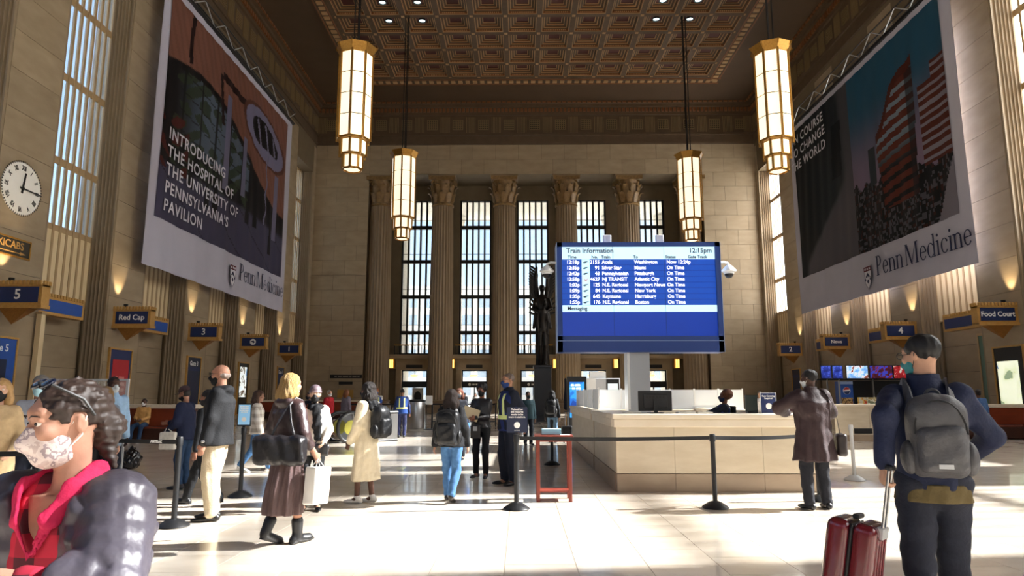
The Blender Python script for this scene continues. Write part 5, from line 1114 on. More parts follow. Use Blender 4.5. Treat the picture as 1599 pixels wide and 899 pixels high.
    # ---- shoes
    if shoes:
        for i in (0, 1):
            f = feet[i]; ya = f[3]; dr = np.array([math.sin(ya), -math.cos(ya), 0]); q = f[4]; bp_ = np.array([f[0], f[1], f[2]])+dr*.13; up = np.array([0, 0, 1.0]); dn = dr*math.cos(q)-up*math.sin(q); un = up*math.cos(q)+dr*math.sin(q)
            T = lambda a_, u_, s_=0: bp_+dn*(a_-.13)+un*u_+np.cross(un, dn)*s_
            sc_ = shoes[2] if len(shoes) > 2 else 1.0
            v = Vol(bp_-.33, bp_+.33, (.009 if vox < .0105 else .012)); v.cone(T(-.05, .035), T(.13, .03), .034, .036, .02, flat=un, fs=.8).cone(T(.1, .03), T(.19, .024), .038, .027, .02, flat=un, fs=.7).cone(T(-.05, .05), ankle[i]+[0, .0, .01], .036, .042, .03)
            if shoes[0] == 'boot': v.cone(T(.0, .05), T(.15, .042), .047, .04, .02); v.chain([ankle[i], ankle[i]+(knee[i]-ankle[i])*.32], [.05, .062], .02); v.box(T(-.05, .012), (.033, .04, .018), rotm(ya, -q), .006, .006)
            if shoes[0] == 'heel': v.chain([ankle[i], ankle[i]+(knee[i]-ankle[i])*.2], [.042, .046], .02); v.cone(T(-.055, .03), T(-.06, -.02), .02, .014, .01)
            v.plane(T(0, .004), -un) if abs(q) > .05 else v.plane((0, 0, .002+f[2]), (0, 0, -1))
            s_o = obj('shoe', v.mesh('shoe', S), mat('shoe_'+shoes[1][1:], shoes[1], .4, noise=(20, 2, 1.3)), rt)
    # ---- hair
    hk, hcol = hair[0], hair[1]; hm_ = mat('hair_'+hcol[1:], hcol, .55, noise=(60, 2, 1.5), col2=hair[2] if len(hair) > 2 else None, bump=(170, 1.0), stretch=(1, 1, .18), spec=.35)
    if hk != 'bald' or len(hair) > 3:
        v = Vol(hc-.30-(np.array([0, 0, .28]) if hk in ('long', 'wave') else 0), hc+.28, min(max(vox*.9, .006), .014))
        if hk == 'short': v.ell(H(0, .022, .04), (.083, .10, .086), HM, .01); v.cone(H(0, -.16, -.03), H(0, -.135, .015), .10, .07, .01, 's')
        if hk == 'crop': v.ell(H(0, .022, .034), (.079, .097, .085), HM, .01); v.cone(H(0, -.16, -.03), H(0, -.14, .01), .10, .075, .01, 's'); v.ell(H(0, .0, -.10), (.12, .14, .075), HM, .0, 's')
        if hk == 'bald': v.ell(H(0, .03, -.01), (.08, .085, .05), HM, .01); v.ell(H(0, -.10, .0), (.12, .11, .2), HM, .0, 's')
        if hk in ('long', 'wave'):
            w2 = .1 if hk == 'long' else .112; v.ell(H(0, .02, .04), (.088, .106, .09), HM, .02); L_ = hair[3] if len(hair) > 3 else .26
            v.chain([H(0, .06, .0), H(0, .085, -.12), H(0, .08, -L_)], [.095, w2, w2*.7], .04, flat=HM @ F, fs=.62)
            for sg in (-1, 1): v.chain([H(sg*.068, .03, .02), H(sg*.08, .025, -.1), H(sg*.075, .02, -L_*.85)], [.035, .042, .03], .03)
            v.cone(H(0, -.19, -.02), H(0, -.165, -.02), .125, .10, .01, 's'); v.cone(H(0, -.12, -.2), H(0, -.12, -.06), .075, .07, .02, 's')
        if hk == 'curly': v.ell(H(0, .025, .05), (.11, .12, .105), HM, .02); v.cone(H(0, -.17, -.05), H(0, -.15, -.005), .115, .075, .02, 's')
        if hk == 'afro': v.ell(H(0, .05, .05), (.12, .115, .11), HM, .02); v.cone(H(0, -.16, -.04), H(0, -.14, .01), .10, .075, .02, 's')
        if hk == 'bun':
            v.ell(H(0, .02, .035), (.083, .102, .086), HM, .02); v.ell(H(0, .105, -.035), (.058, .052, .06), HM, .03); v.cone(H(0, -.175, -.05), H(0, -.165, .03), .135, .105, .012, 's'); v.ell(H(0, -.03, -.10), (.12, .085, .085), HM, .01, 's'); [v.ell(H(q*.09, .006, -.012), (.035, .03, .042), HM, .008, 's') for q in (-1, 1)]; v.cone(H(0, .09, -.08), H(.02, .115, -.15), .03, .012, .02)
        if hk in ('cap', 'beanie'): pass
        if hk == 'bun': v.wrinkle(.0045, 210, 5, (1, .22, 1))
        v.wrinkle(.007 if hk in ('curly', 'afro') else .005, 130 if hk in ('curly', 'afro') else 95, 3, (1, 1, .5 if hk not in ('curly', 'afro') else 1))
        if hk not in ('cap', 'beanie'): obj('hair', v.mesh('hair', S), hm_, rt)
    if hk in ('cap', 'beanie'):
        v = Vol(hc-.28, hc+.28, min(max(vox*.9, .006), .014)); v.ell(H(0, .018, .055), (.086, .104, .088), HM, .01); v.plane(H(0, 0, .028), HM @ V3(0, -.12, -1))
        if hk == 'cap': v.cone(H(-.035, -.1, .04), H(.035, -.1, .04), .06, .06, .01, flat=HM @ V3(0, .25, 1), fs=.14)
        else: v.cone(H(0, .0, .03), H(0, .001, .03), .098, .098, .012, flat=HM @ V3(0, 0, 1), fs=.25)
        obj('hat', v.mesh('hat', S), hm_, rt); v = Vol(hc-.25, hc+.25, min(max(vox*.9, .006), .014)); v.ell(H(0, .035, -.01), (.078, .08, .07), HM, .01); v.cone(H(0, -.16, -.04), H(0, -.14, .01), .115, .09, .01, 's'); obj('hair', v.mesh('hair', S), mat('hair_'+hair[2][1:], hair[2], .55, noise=(60, 2, 1.5)), rt)
    # ---- face mask with ear loops
    if mask:
        v = Vol(H(0, -.05, -.05)-.16, H(0, -.05, -.05)+.16, min(max(vox*.65, .005), .011)); v.ell(H(0, -.022, -.05), (.064, .074, .078), HM, .01).ell(H(0, -.062, -.088), (.04, .034, .034), HM, .03).cone(H(0, -.088, -.012), H(0, -.108, -.045), .016, .024, .025); v.plane(H(0, -.016, 0), HM @ V3(0, 1, .12)); v.plane(H(0, -.075, -.010), HM @ V3(0, .45, 1)); v.wrinkle(.0012, 90, 2); obj('face_mask', v.mesh('face_mask', S), mask if not isinstance(mask, str) else cloth('mask'+mask[1:], mask, .7), rt)
        for sg in (-1, 1): cable('ear_loop', WHITE if not isinstance(mask, str) or mask > '#7' else BLACK, rt, [tuple(H(sg*.060, -.02, -.02)*S), tuple(H(sg*.077, .006, .012)*S), tuple(H(sg*.084, .026, .012)*S), tuple(H(sg*.078, .012, -.04)*S), tuple(H(sg*.058, -.02, -.075)*S)], .0022 if vox < .013 else .003, 5)
    if glasses:
        for sg in (-1, 1):
            o = MB().tube([tuple(H(sg*.034+.024*math.cos(a), -.108, .008+.018*math.sin(a))*S) for a in [2*PI*k/14 for k in range(15)]], .0022, 5).build('glasses_rim', BLACKM, rt, smooth=True); cable('glasses_arm', BLACKM, rt, [tuple(H(sg*.058, -.106, .012)*S), tuple(H(sg*.079, .0, .008)*S)], .0022, 5)
    return P
def carried(name, label, cat, P, group=None):
    """a thing held or worn by P: its own top-level object, built in P's frame"""
    return thing(name, label, cat, (P.x, P.y, P.z), P.rz, group)
def vobj(name, v, m_, parent, S): return obj(name, v.mesh(name, S), m_, parent)
def strap(name, m_, t, P, pts, w_=.035, th=.006):
    pts = [np.array(p, float)*P.S for p in pts]; vs = []; fs = []; n = len(pts)
    for i in range(n):
        d = pts[min(i+1, n-1)]-pts[max(i-1, 0)]; d /= np.linalg.norm(d)+1e-9; c = np.array([P.tor((0, 0, 1.2))[0], P.tor((0, 0, 1.2))[1], pts[i][2]])*1.0; o = pts[i]-c*P.S; o[2] = .0; o = o-d*(o@d); o /= np.linalg.norm(o)+1e-9; s_ = np.cross(d, o)
        vs += [pts[i]+s_*w_/2, pts[i]-s_*w_/2, pts[i]-s_*w_/2+o*th, pts[i]+s_*w_/2+o*th]
    for i in range(n-1):
        for k in range(4): fs.append((4*i+k, 4*i+(k+1) % 4, 4*i+4+(k+1) % 4, 4*i+4+k))
    fs += [(0, 1, 2, 3), tuple(4*(n-1)+k for k in (3, 2, 1, 0))]
    return obj(name, mesh(name, vs, fs), m_, t)
def shoulder_pts(P, sg, front, back):
    """over the shoulder from a low point in front to a low point behind"""
    f = lambda X, Y, Z: P.tor((X, Y, Z))
    return [f(*front), f(sg*.115, -.145, 1.22), f(sg*.11, -.135, 1.36), f(sg*.105, -.075, 1.465), f(sg*.1, .03, 1.49), f(sg*.1, .10, 1.44), f(*back)]
# ================================================================== PEOPLE
def torso_rows(P, f, z0, z1, fem=False):
    rows = [(.86, .18, .133), (1.0, .168, .125), (1.1, .168, .125), (1.22, .18, .13), (1.33, .192, .128), (1.40, .178, .108), (1.455, .125, .085), (1.485, .076, .07)]
    zz = np.array([r[0] for r in rows]); out = []
    for z in [z0]+[r[0] for r in rows if z0 < r[0] < z1]+[z1]:
        c = P.tor((0, .005, z)); out.append((c[2], np.interp(z, zz, [r[1] for r in rows])*f, np.interp(z, zz, [r[2] for r in rows])*f, c[0], c[1]))
    return out
def vest(P, m_, band, f=1.07, z0=.9, vox=.012):
    c = P.tor((0, 0, 1.2)); lo, hi = c-[.34, .34, .45], c+[.34, .34, .4]
    v = Vol(lo, hi, vox); v.loft(torso_rows(P, f, z0, 1.47), .01)
    for i in (0, 1): v.cone(P.sho[i]+np.array([(i*2-1)*.03, 0, 0]), P.sho[i]+np.array([(i*2-1)*.12, 0, -.05]), .075, .11, .01, 's')
    vs_ = vobj('vest', v, m_, P.root, P.S)
    v = Vol(lo, hi, vox*.8); v.loft(torso_rows(P, f+.035, 1.02, 1.09), 0); obj('reflective_band', v.mesh('band', P.S), band, vs_)
    for sg in (-1, 1):
        v = Vol(lo, hi, vox*.8); v.loft(torso_rows(P, f+.035, 1.08, 1.43), 0); v.plane(P.tor((sg*.115, 0, 1.2)), (sg, 0, 0)); v.plane(P.tor((sg*.06, 0, 1.2)), (-sg, 0, 0)); obj('reflective_band', v.mesh('band', P.S), band, vs_)
def backpack(P, label, m_, m2, W=.17, D=.1, Hh=.25, zc=1.19, yo=.235, vox=.0118, sag=.0, group='backpacks'):
    t = carried('backpack', label, 'backpack', P, group); c = P.tor((0, yo, zc)); a = math.atan2(c[1]-P.tor((0, yo, .95))[1], zc-.95); M = rotm(0, a*0)
    v = Vol(c-[W+.1, D+.2, Hh+.1], c+[W+.1, D+.2, Hh+.1], vox); v.box(c, (W, D, Hh), M, .08, .02).ell(c+[0, .02, Hh*.55], (W*.85, D*.95, Hh*.5), M, .05); v.wrinkle(.008, 26, 4, (1, 1, .6)); vobj('main_body', v, m_, t, P.S)
    v = Vol(c-[W+.1, D+.2, Hh+.1], c+[W+.1, D+.3, Hh+.1], vox); v.box(c+[0, D*.95, -Hh*.28], (W*.82, D*.55, Hh*.58), M, .05, .02).wrinkle(.006, 30, 6); vobj('front_pocket', v, m2, t, P.S)
    for sg in (-1, 1):
        v = Vol(c-[W+.1, D+.2, Hh+.1], c+[W+.1, D+.2, Hh+.1], vox); v.ell(c+[sg*W*.98, 0, -Hh*.5], (.045, D*.7, Hh*.42), M, .01); vobj('side_pocket', v, m2, t, P.S)
        strap('shoulder_strap', m_, t, P, shoulder_pts(P, sg, (sg*.16, -.1, 1.08), (sg*.1, .16, 1.36)), .05, .014)
    pts = [c+[.035*math.cos(q)*-1, -.03, Hh+.005+.035*math.sin(q)] for q in [PI*k/8 for k in range(9)]]; cable('top_handle', m_, t, [tuple(p*P.S) for p in pts], .009); cable('zip', BLACKM, t, [tuple((c+[W*.86*math.cos(q), D*.98, Hh*.1+Hh*.82*math.sin(q)])*P.S) for q in [PI*k/12 for k in range(13)]], .006, 5)
    return t, c
BLKC = cloth('black', '#17181b'); BLKL = mat('black_leather', '#131215', .35, spec=.6, noise=(9, 3, 1.4), col2='#201d20', bump=(30, .3)); NAVC = cloth('navy', '#1c2440'); NAVD = cloth('darknavy', '#181d2c'); DENIM = cloth('denim', '#4f79a6', col2='#345a86'); DENIMD = cloth('dark_denim', '#2c4768', col2='#203650'); KHAKI = cloth('khaki', '#cdbfa4', col2='#bfae90'); HIV = mat('hi_vis_band', '#c9d890', .35, emit=.0); HIVB = cloth('vest_blue', '#23468c'); HIVB2 = cloth('vest_navy', '#1f2f66')
# bald man in the black jacket
P1 = person('bald man in black hooded jacket and khaki trousers, standing in profile', -3.76, 8.62, R(-82), 1.88, skn='#b5826a', hair=('bald', '#8a7a70', None, 1), mask='#141416', top=('jacket', BLKC, {'z': .84, 'hood': 1, 'w': 1.16, 'arm': 1.12, 'hem': .19}), bottom=('trousers', KHAKI, {'w': 1.22, 'end': .03}), shoes=('shoe', '#141210'), hands=[(-.28, -.05, .78), (.27, -.08, .8)], feet=[(-.1, -.02, 0, -.15, 0), (.1, .02, 0, .15, 0)], glasses=True, bulk=1.1, vox=.0112, detail=True)
wt = carried('wrist_watch', 'black watch on the wrist of the bald man', 'watch', P1); w0 = P1.wr[1]; d0 = P1.wr[1]-P1.el[1]; d0 /= np.linalg.norm(d0); vq = Vol(w0-.1, w0+.1, .006); vq.cone(w0-d0*.03, w0-d0*.005, .05, .05, .004); vobj('strap', vq, BLACK, wt, P1.S); vq = Vol(w0-.1, w0+.1, .005); vq.ell(w0-d0*.018+[.045, 0, 0], (.012, .024, .024), None, .004); vobj('case', vq, STEEL, wt, P1.S)
# striding figure mostly hidden behind him
person('person in black coat and boots, striding behind the bald man', -4.42, 9.75, R(-95), 1.62, True, skn='#8a5f4c', hair=('short', '#15110f'), mask='#2a2a2e', top=('coat', BLKC, {'z': .7}), bottom=('trousers', BLKC), shoes=('boot', '#121214'), feet=[(-.09, -.3, 0, 0, 0), (.09, .32, 0, 0, .3)], shift=(0, 0), pz=.90, vox=.013)
# blonde woman with two bags
LEA = mat('brown_leather', '#2c1e1c', .38, spec=.6, noise=(8, 3, 1.5), col2='#443030', bump=(26, .35))
P2 = person('blonde woman in brown leather jacket and long brown skirt, walking away', -2.42, 7.26, R(146), 1.72, True, skn='#c9957a', hair=('wave', '#c8a468', '#8f6d3c', .16), mask=None, top=('jacket', LEA, {'z': .93, 'w': 1.14, 'sleeve': .62, 'arm': 1.15, 'hood': 1, 'wr': .008}), bottom=('skirt', cloth('brownsilk', '#4f3d3c', .5, '#6d5856', scale=6), {'z': .31, 'w': .215}), shoes=('boot', '#151619'), hands=[(-.27, -.13, .93), (.22, -.2, 1.02)], feet=[(-.07, -.12, 0, 0, 0), (.08, .15, .0, 0, .35)], grip=(.55, .4), vox=.0112)
hb = carried('handbag', 'large puffy black quilted handbag on the arm of the blonde woman', 'handbag', P2); c = V3(-.2, .25, .98); v = Vol(c-.45, c+.45, .009); v.box(c, (.09, .27, .15), rotm(R(-56)), .07, .02); v.wrinkle(.012, 30, 8, (1, 1.3, .4)); vobj('bag_body', v, BLKL, hb, P2.S)
for dy in (-.1, .1): cable('handle', BLKL, hb, [tuple(np.array(p)*P2.S) for p in ((-.19-dy, .22-dy*.7, 1.1), (-.18-dy*.5, .19-dy*.3, 1.28), (-.15, .12, 1.43), (-.12, .02, 1.50), (-.13, -.06, 1.47))], .012)
wb = carried('shopping_bag', 'white paper shopping bag in the hand of the blonde woman', 'bag', P2); c = V3(-.30, -.16, .60); v = Vol(c-.3, c+.3, .008); v.box(c, (.07, .13, .19), rotm(R(12), R(4)), .012, .006); v.wrinkle(.006, 24, 3); vobj('bag_body', v, mat('white_paper', '#eeebe4', .7), wb, P2.S)
for dx in (-.04, .04): cable('handle', WHITE, wb, [tuple(np.array(p)*P2.S) for p in ((-.30+dx, -.22, .78), (-.285, -.17, .87), (-.30+dx, -.1, .78))], .005)
# woman in the woollen hat
P3 = person('woman in mauve woollen hat, black mask and scarf, facing the camera', -2.78, 9.35, R(14), 1.62, True, skn='#c99f86', hair=('beanie', '#6f5d63', '#3a2a22'), mask='#121214', top=('jacket', cloth('cream', '#dcd4c8'), {'z': .78, 'w': 1.12}), bottom=('trousers', BLKC), shoes=('shoe', '#18181b'), hands=[(-.12, -.22, 1.0), (.16, -.22, .98)], vox=.0118, detail=True)
v = Vol(P3.tor((0, 0, 1.35))-.35, P3.tor((0, 0, 1.35))+.35, .010); cc = P3.tor((0, -.0, 1.455)); v.cone(cc-[.02, 0, 0], cc+[.02, 0, 0], .115, .115, .02, flat=(0, 0, 1), fs=.55).chain([P3.tor((.03, -.12, 1.42)), P3.tor((.05, -.16, 1.2)), P3.tor((.07, -.16, 1.02))], [.06, .06, .05], .03, flat=(0, 1, 0), fs=.5); v.wrinkle(.008, 40, 4); vobj('scarf', v, BLKC, P3.root, P3.S)
rb = carried('shoulder_bag', 'rust-orange shoulder bag of the woman in the woollen hat', 'bag', P3); c = V3(-.15, -.17, 1.17); v = Vol(c-.2, c+.2, .010); v.box(c, (.07, .04, .13), None, .03, .01); vobj('bag_body', v, cloth('rust', '#9a4a30'), rb, P3.S); strap('strap', cloth('rust', '#9a4a30'), rb, P3, [P3.tor((-.15, -.15, 1.28)), P3.tor((-.12, -.12, 1.4)), P3.tor((-.1, -.02, 1.49))], .03)
hb3 = carried('handbag', 'small shiny black handbag of the woman in the woollen hat', 'handbag', P3); c = V3(.10, -.25, .86); v = Vol(c-.25, c+.25, .009); v.box(c, (.13, .055, .085), None, .03, .01).wrinkle(.007, 34, 5); vobj('bag_body', v, BLKL, hb3, P3.S); cable('handle', BLKL, hb3, [tuple(np.array(p)*P3.S) for p in ((.02, -.25, .94), (.09, -.25, 1.01), (.18, -.25, .94))], .009)
# woman in the beige coat
P4 = person('woman in long beige coat and white trainers, dark hair, seen side on', -2.2, 9.99, R(-112), 1.68, True, skn='#5a3c30', hair=('long', '#17120f', '#2a201b', .24), mask='#20232a', top=('coat', cloth('beige', '#d9cdb4', col2='#cabb9c'), {'z': .33, 'w': 1.14, 'hem': .225, 'arm': 1.2, 'folds': (5, .0, .010, .5)}), bottom=None, shoes=('shoe', '#dcdcda'), hands=[(-.24, -.12, .9), (.22, -.14, .9)], feet=[(-.09, .06, 0, -.1, 0), (.09, -.08, 0, .1, 0)], vox=.0118)
v = Vol(P4.tor((0, 0, 1.45))-.3, P4.tor((0, 0, 1.45))+.3, .010); cc = P4.tor((0, .02, 1.46)); v.cone(cc-[.02, 0, 0], cc+[.02, 0, .0], .12, .12, .02, flat=(0, 0, 1), fs=.5).ell(P4.tor((0, .1, 1.4)), (.11, .05, .1), None, .03); v.wrinkle(.008, 40, 4); vobj('scarf', v, BLKC, P4.root, P4.S)
MATBP = mat('black_nylon', '#0c0d0f', .45, spec=.4, noise=(10, 3, 1.4), col2='#17181b', bump=(22, .4))
backpack(P4, 'black nylon backpack worn by the woman in the beige coat', MATBP, MATBP, .16, .095, .235, 1.17, .23)
# woman with jeans and backpack
P5 = person('woman in black jacket and blue jeans walking away with long dark hair', -.99, 10.05, R(172), 1.58, True, skn='#b5876f', hair=('wave', '#1f1613', '#3a2a22', .3), mask=None, top=('jacket', BLKC, {'z': .86, 'w': 1.2, 'arm': 1.15}), bottom=('trousers', DENIM, {'w': 1.02}), shoes=('heel', '#1a1412'), hands=[(-.24, -.1, .86), (.28, -.02, .86)], feet=[(-.05, .16, .0, 0, .35), (.09, -.16, 0, 0, .1)], vox=.0118)
backpack(P5, 'large black backpack worn by the woman in blue jeans', MATBP, MATBP, .185, .11, .27, 1.16, .25)
# woman with the folder
P6 = person('curly-haired woman in black leather jacket holding a manila folder', -.72, 13.0, R(-16), 1.71, True, skn='#8a5c48', hair=('curly', '#16110f'), mask='#121214', top=('jacket', BLKL, {'z': .93, 'w': 1.08}), bottom=('trousers', BLKC, {'w': .92}), shoes=('heel', '#131215'), hands=[(-.14, -.2, 1.1), (-.02, -.26, 1.12)], grip=(.5, .4), feet=[(-.11, .03, 0, -.2, 0), (.1, -.03, 0, .2, 0)], vox=.012, detail=True)
fo = carried('paper_folder', 'manila folder held in front by the curly-haired woman', 'folder', P6); M_ = Matrix.Rotation(R(-14), 4, 'Y'); o = bx('cover', mat('manila', '#d9c8a2', .7), fo, -.16, .16, -.006, .0, -.11, .11, loc=(-.12*P6.S, -.27*P6.S, 1.2*P6.S), rot=(R(-8), R(18), 0)); o = bx('sheets', WHITE, fo, -.155, .155, 0, .008, -.105, .105, loc=(-.12*P6.S, -.27*P6.S, 1.2*P6.S), rot=(R(-8), R(18), 0))
pb = carried('waist_pouch', 'black pouch with a pale badge at the hip of the curly-haired woman', 'pouch', P6); bx('pouch', BLKL, pb, -.1, .1, -.06, 0, -.12, .12, .02, loc=(-.05, -.16, .84)); bx('badge', GREYP, pb, -.035, .04, -.068, -.06, .02, .1, loc=(-.05, -.16, .84)); strap('strap', BLKL, pb, P6, [P6.tor((-.1, -.13, .98)), P6.tor((-.17, -.08, 1.2)), P6.tor((-.12, .0, 1.47))], .02)
# security man
P7 = person('tall security man in navy vest with blue mask and glasses, in profile', -.2, 12.0, R(-62), 1.88, skn='#b58468', hair=('crop', '#6a5a50'), mask='#24407c', top=('jacket', NAVD, {'z': .86, 'w': 1.14, 'arm': 1.1, 'collar': 1}), bottom=('trousers', NAVD, {'w': 1.18}), shoes=('shoe', '#121214', 1.1), hands=[(-.14, .2, .92), (.14, .22, .92)], feet=[(-.12, 0, 0, -.2, 0), (.12, .04, 0, .2, 0)], glasses=True, bulk=1.1, vox=.0118, detail=True)
vest(P7, HIVB2, HIV, 1.26, .84)
# man in the brown coat
P8 = person('man in long brown coat seen from behind at the desk', 3.98, 9.52, R(187), 1.85, skn='#4a3228', hair=('crop', '#23201f'), mask='#dfe4e6', top=('coat', cloth('browncoat', '#2f2122', .6, '#3b2a2b'), {'z': .60, 'w': 1.22, 'hem': .215, 'arm': 1.3, 'collar': 1, 'wr': .010, 'wf': 22, 'folds': (7, .002, .008, .3)}), bottom=('trousers', cloth('charcoal', '#22232a'), {'w': 1.12, 'end': .02}), shoes=('shoe', '#131316'), hands=[(-.16, -.3, 1.14), (.2, -.3, 1.2)], feet=[(-.13, .0, 0, -.15, 0), (.12, .03, 0, .2, 0)], head=(R(28), 0), poles=[(-1, .3, -.3), (1.2, .2, -.2)], bulk=1.08, vox=.0112)
sb = carried('shoulder_bag', 'dark leather shoulder bag at the hip of the man in the brown coat', 'bag', P8); c = V3(-.33, .06, .80); v = Vol(c-.3, c+.3, .009); v.box(c, (.06, .13, .14), rotm(R(-20)), .04, .01).wrinkle(.006, 30, 7); vobj('bag_body', v, mat('dark_leather', '#2b2321', .38, spec=.6, noise=(8, 3, 1.3)), sb, P8.S); strap('strap', BLKL, sb, P8, [(-.31, .09, .92), P8.tor((-.26, .12, 1.15)), P8.tor((-.2, .14, 1.34)), P8.tor((-.13, .09, 1.47)), P8.tor((-.12, .0, 1.50)), P8.tor((-.15, -.1, 1.44))], .035)
# man with the grey backpack and the suitcase
P9 = person('man in navy jacket walking away, black hair, pulling a suitcase', 2.47, 4.25, R(160), 1.86, skn='#c79a80', hair=('short', '#100e0e'), mask='#3f8d92', top=('jacket', cloth('navyjacket', '#1a2038', .7, '#212945'), {'z': .90, 'w': 1.05, 'arm': 1.0, 'wr': .008, 'collar': 1, 'vox': .008}), bottom=('trousers', cloth('ink', '#20232e', .75, '#2a2e3c'), {'w': 1.12}), shoes=('shoe', '#131316'), hands=[(-.24, -.28, 1.04), (.275, .30, 1.05)], feet=[(-.09, -.22, 0, 0, 0), (.1, .22, .0, 0, .4)], head=(R(42), R(4)), grip=(.3, .75), vox=.008, glasses=True, detail=True, poles=[(-1, .5, -.2), (.2, 1, 0)])
v = Vol(P9.tor((0, 0, .9))-.3, P9.tor((0, 0, .9))+.3, .009); v.loft([(.83, .19, .145, 0, 0), (.93, .186, .14, 0, 0)], 0, (7, .004, .006, 0)); vobj('shirt_hem', v, cloth('olive', '#6b5d3c'), P9.root, P9.S)
GRY = mat('grey_nylon', '#434346', .55, noise=(12, 3, 1.3), col2='#505054', bump=(40, .3)); GRY2 = mat('grey_nylon_light', '#8f8f94', .5, noise=(12, 3, 1.3), col2='#a2a2a8', bump=(40, .3))
t9, c9 = backpack(P9, 'grey backpack with light-grey side panels on the man with the suitcase', GRY, GRY, .142, .10, .215, 1.19, .235, .008); MB().prism([(0, 0)]+[(.05*math.cos(a_), .032*math.sin(a_)) for a_ in [PI/2*k/8 for k in range(9)]], -.004, .008, 'y').build('dome_emblem', GREYP, t9, loc=(.01, (c9[1]+.098)*P9.S, (c9[2]+.12)*P9.S)); print_lines(t9, GREYP, -.03, (c9[1]+.11)*P9.S, (c9[2]+.14)*P9.S, (.03, .03, .03), .008, .013); bx('logo_patch', GREYP, t9, -.035, .035, 0, .006, -.012, .012, loc=(0, (c9[1]+.155)*P9.S, (c9[2]-.14)*P9.S))
sc = thing('suitcase', 'glossy dark-red rolling suitcase pulled by the man in navy', 'suitcase', (1.82, 4.15, .035), 0); sc.scale = (.9, .9, 1.06); sc.rotation_euler = (R(-4), R(9), R(-38)); SR = mat('red_shell', '#6c1420', .22, spec=.6, coat=.6, noise=(5, 2, 1.2), col2='#5a0f1a')
for sg, nm in ((-1, 'shell_half'), (1, 'shell_half')):
    v = Vol((-.2, -.2, .0), (.2, .2, .8), .009); v.box((sg*.075, 0, .39), (.07, .19, .34), None, .05, .0)
    for k in range(4):
        yy = -.12+k*.08; v.cone((sg*.146, yy, .12), (sg*.146, yy, .66), .008, .008, .01)
    vobj(nm, v, SR, sc, 1)
v = Vol((-.1, -.22, .0), (.1, .22, .8), .008); v.box((0, 0, .39), (.018, .192, .342), None, .05, 0); vobj('zip_band', v, BLACK, sc, 1)
bx('top_handle', BLACK, sc, -.02, .02, -.08, .08, .735, .76, .008); bx('handle_socket', GREYP, sc, .10, .165, -.08, .08, .66, .72, .006)
for sx in (-.05, .05): cable('pull_tube', STEEL, sc, [(.15, sx, .70), (.15, sx, 1.03)], .009)
bx('pull_grip', BLACK, sc, .13, .17, -.075, .075, 1.02, 1.05, .01)
for sx in (-.11, .11):
    for sy in (-.14, .14): MB().lathe([(.022, -.012), (.026, -.006), (.026, .006), (.022, .012)], n=16).build('wheel', BLACK, sc, loc=(sx, sy, .03), rot=(0, PI/2, 0), smooth=True)
# woman in the puffer jacket, close to the camera
PUF = mat('puffer_nylon', '#3f3b43', .42, spec=.5, noise=(6, 3, 1.3), col2='#4a4650', bump=(14, .35)); FLOR = pic_mat('floral_mask', ['#c9b6b2', '#ded0cb', '#d8c8c4', '#a39296', '#e2d6d2'], 30)
P10 = person('woman in grey puffer jacket and red checked shirt with a floral mask, close by', -1.165, 1.84, R(-6), 1.535, True, skn='#c2917a', hair=('bun', '#33241d', '#5a4232'), mask=FLOR, top=('shirt', plaid_mat('red_check', '#c01f3c', '#9c1730', '#4c1420', 9), {'z': .9, 'w': .98, 'vox': .007, 'vneck': 1, 'sleeve': .8, 'arm': .8}), bottom=('trousers', DENIMD), shoes=('shoe', '#202024'), hands=[(-.27, -.12, .92), (.04, -.30, 1.25)], poles=[(-.8, .7, -.3), (1.2, .3, -.45)], head=(R(-33), R(6)), lean=.08, vox=.006, grip=(.3, .45), detail=True)
c = P10.tor((0, 0, 1.15)); lo, hi = c-[.55, .6, .42], c+[.55, .5, .42]; v = Vol(lo, hi, .008)
st_ = torso_rows(P10, 1.20, .86, 1.47); v.loft(st_, .03, quilt=.026)
for i in (0, 1):
    n_ = 9; pts = [P10.sho[i]+(P10.el[i]-P10.sho[i])*k/n_ for k in range(n_)]+[P10.el[i]+(P10.wr[i]-P10.el[i])*k/n_*.93 for k in range(n_+1)]
    v.chain(pts, [(.094-.0016*k)+(.013 if k % 2 else -.013) for k in range(len(pts))], .005)
v.cone(P10.tor((-.01, -.27, 1.62)), P10.tor((-.03, -.27, .80)), .185, .185, .02, 's'); v.cone(P10.tor((0, -.06, 1.44)), P10.tor((0, -.06, 1.62)), .10, .13, .02, 's'); v.wrinkle(.004, 60, 5); vobj('puffer_jacket', v, PUF, P10.root, P10.S)
v = Vol(P10.tor((0, 0, 1.45))-.3, P10.tor((0, 0, 1.45))+.3, .007)
for sg in (-1, 1): v.chain([P10.tor((sg*.006, -.128, 1.285)), P10.tor((sg*.055, -.125, 1.385)), P10.tor((sg*.092, -.07, 1.455)), P10.tor((sg*.07, .03, 1.49)), P10.tor((0, .065, 1.495))], [.008, .024, .036, .03, .028], .008, flat=(sg*.7, -.6, .25), fs=.25)
vobj('collar', v, cloth('pink', '#d02a58', .8, '#b81f4a'), P10.root, P10.S)
sg_ = carried('sunglasses', 'dark sunglasses pushed up on the hair of the woman in the puffer jacket', 'sunglasses', P10)
for q in (-1, 1):
    v = Vol(P10.H(0, -.05, .11)-.14, P10.H(0, -.05, .11)+.14, .004); v.ell(P10.H(q*.036, -.052, .117), (.031, .009, .024), P10.HM @ rotm(0, R(-62)), .003); vobj('lens', v, mat('dark_lens', '#0f1424', .08, spec=.8), sg_, P10.S)
    cable('temple', BLACK, sg_, [tuple(P10.H(q*.066, -.05, .113)*P10.S), tuple(P10.H(q*.09, .02, .06)*P10.S), tuple(P10.H(q*.09, .045, .01)*P10.S)], .004)
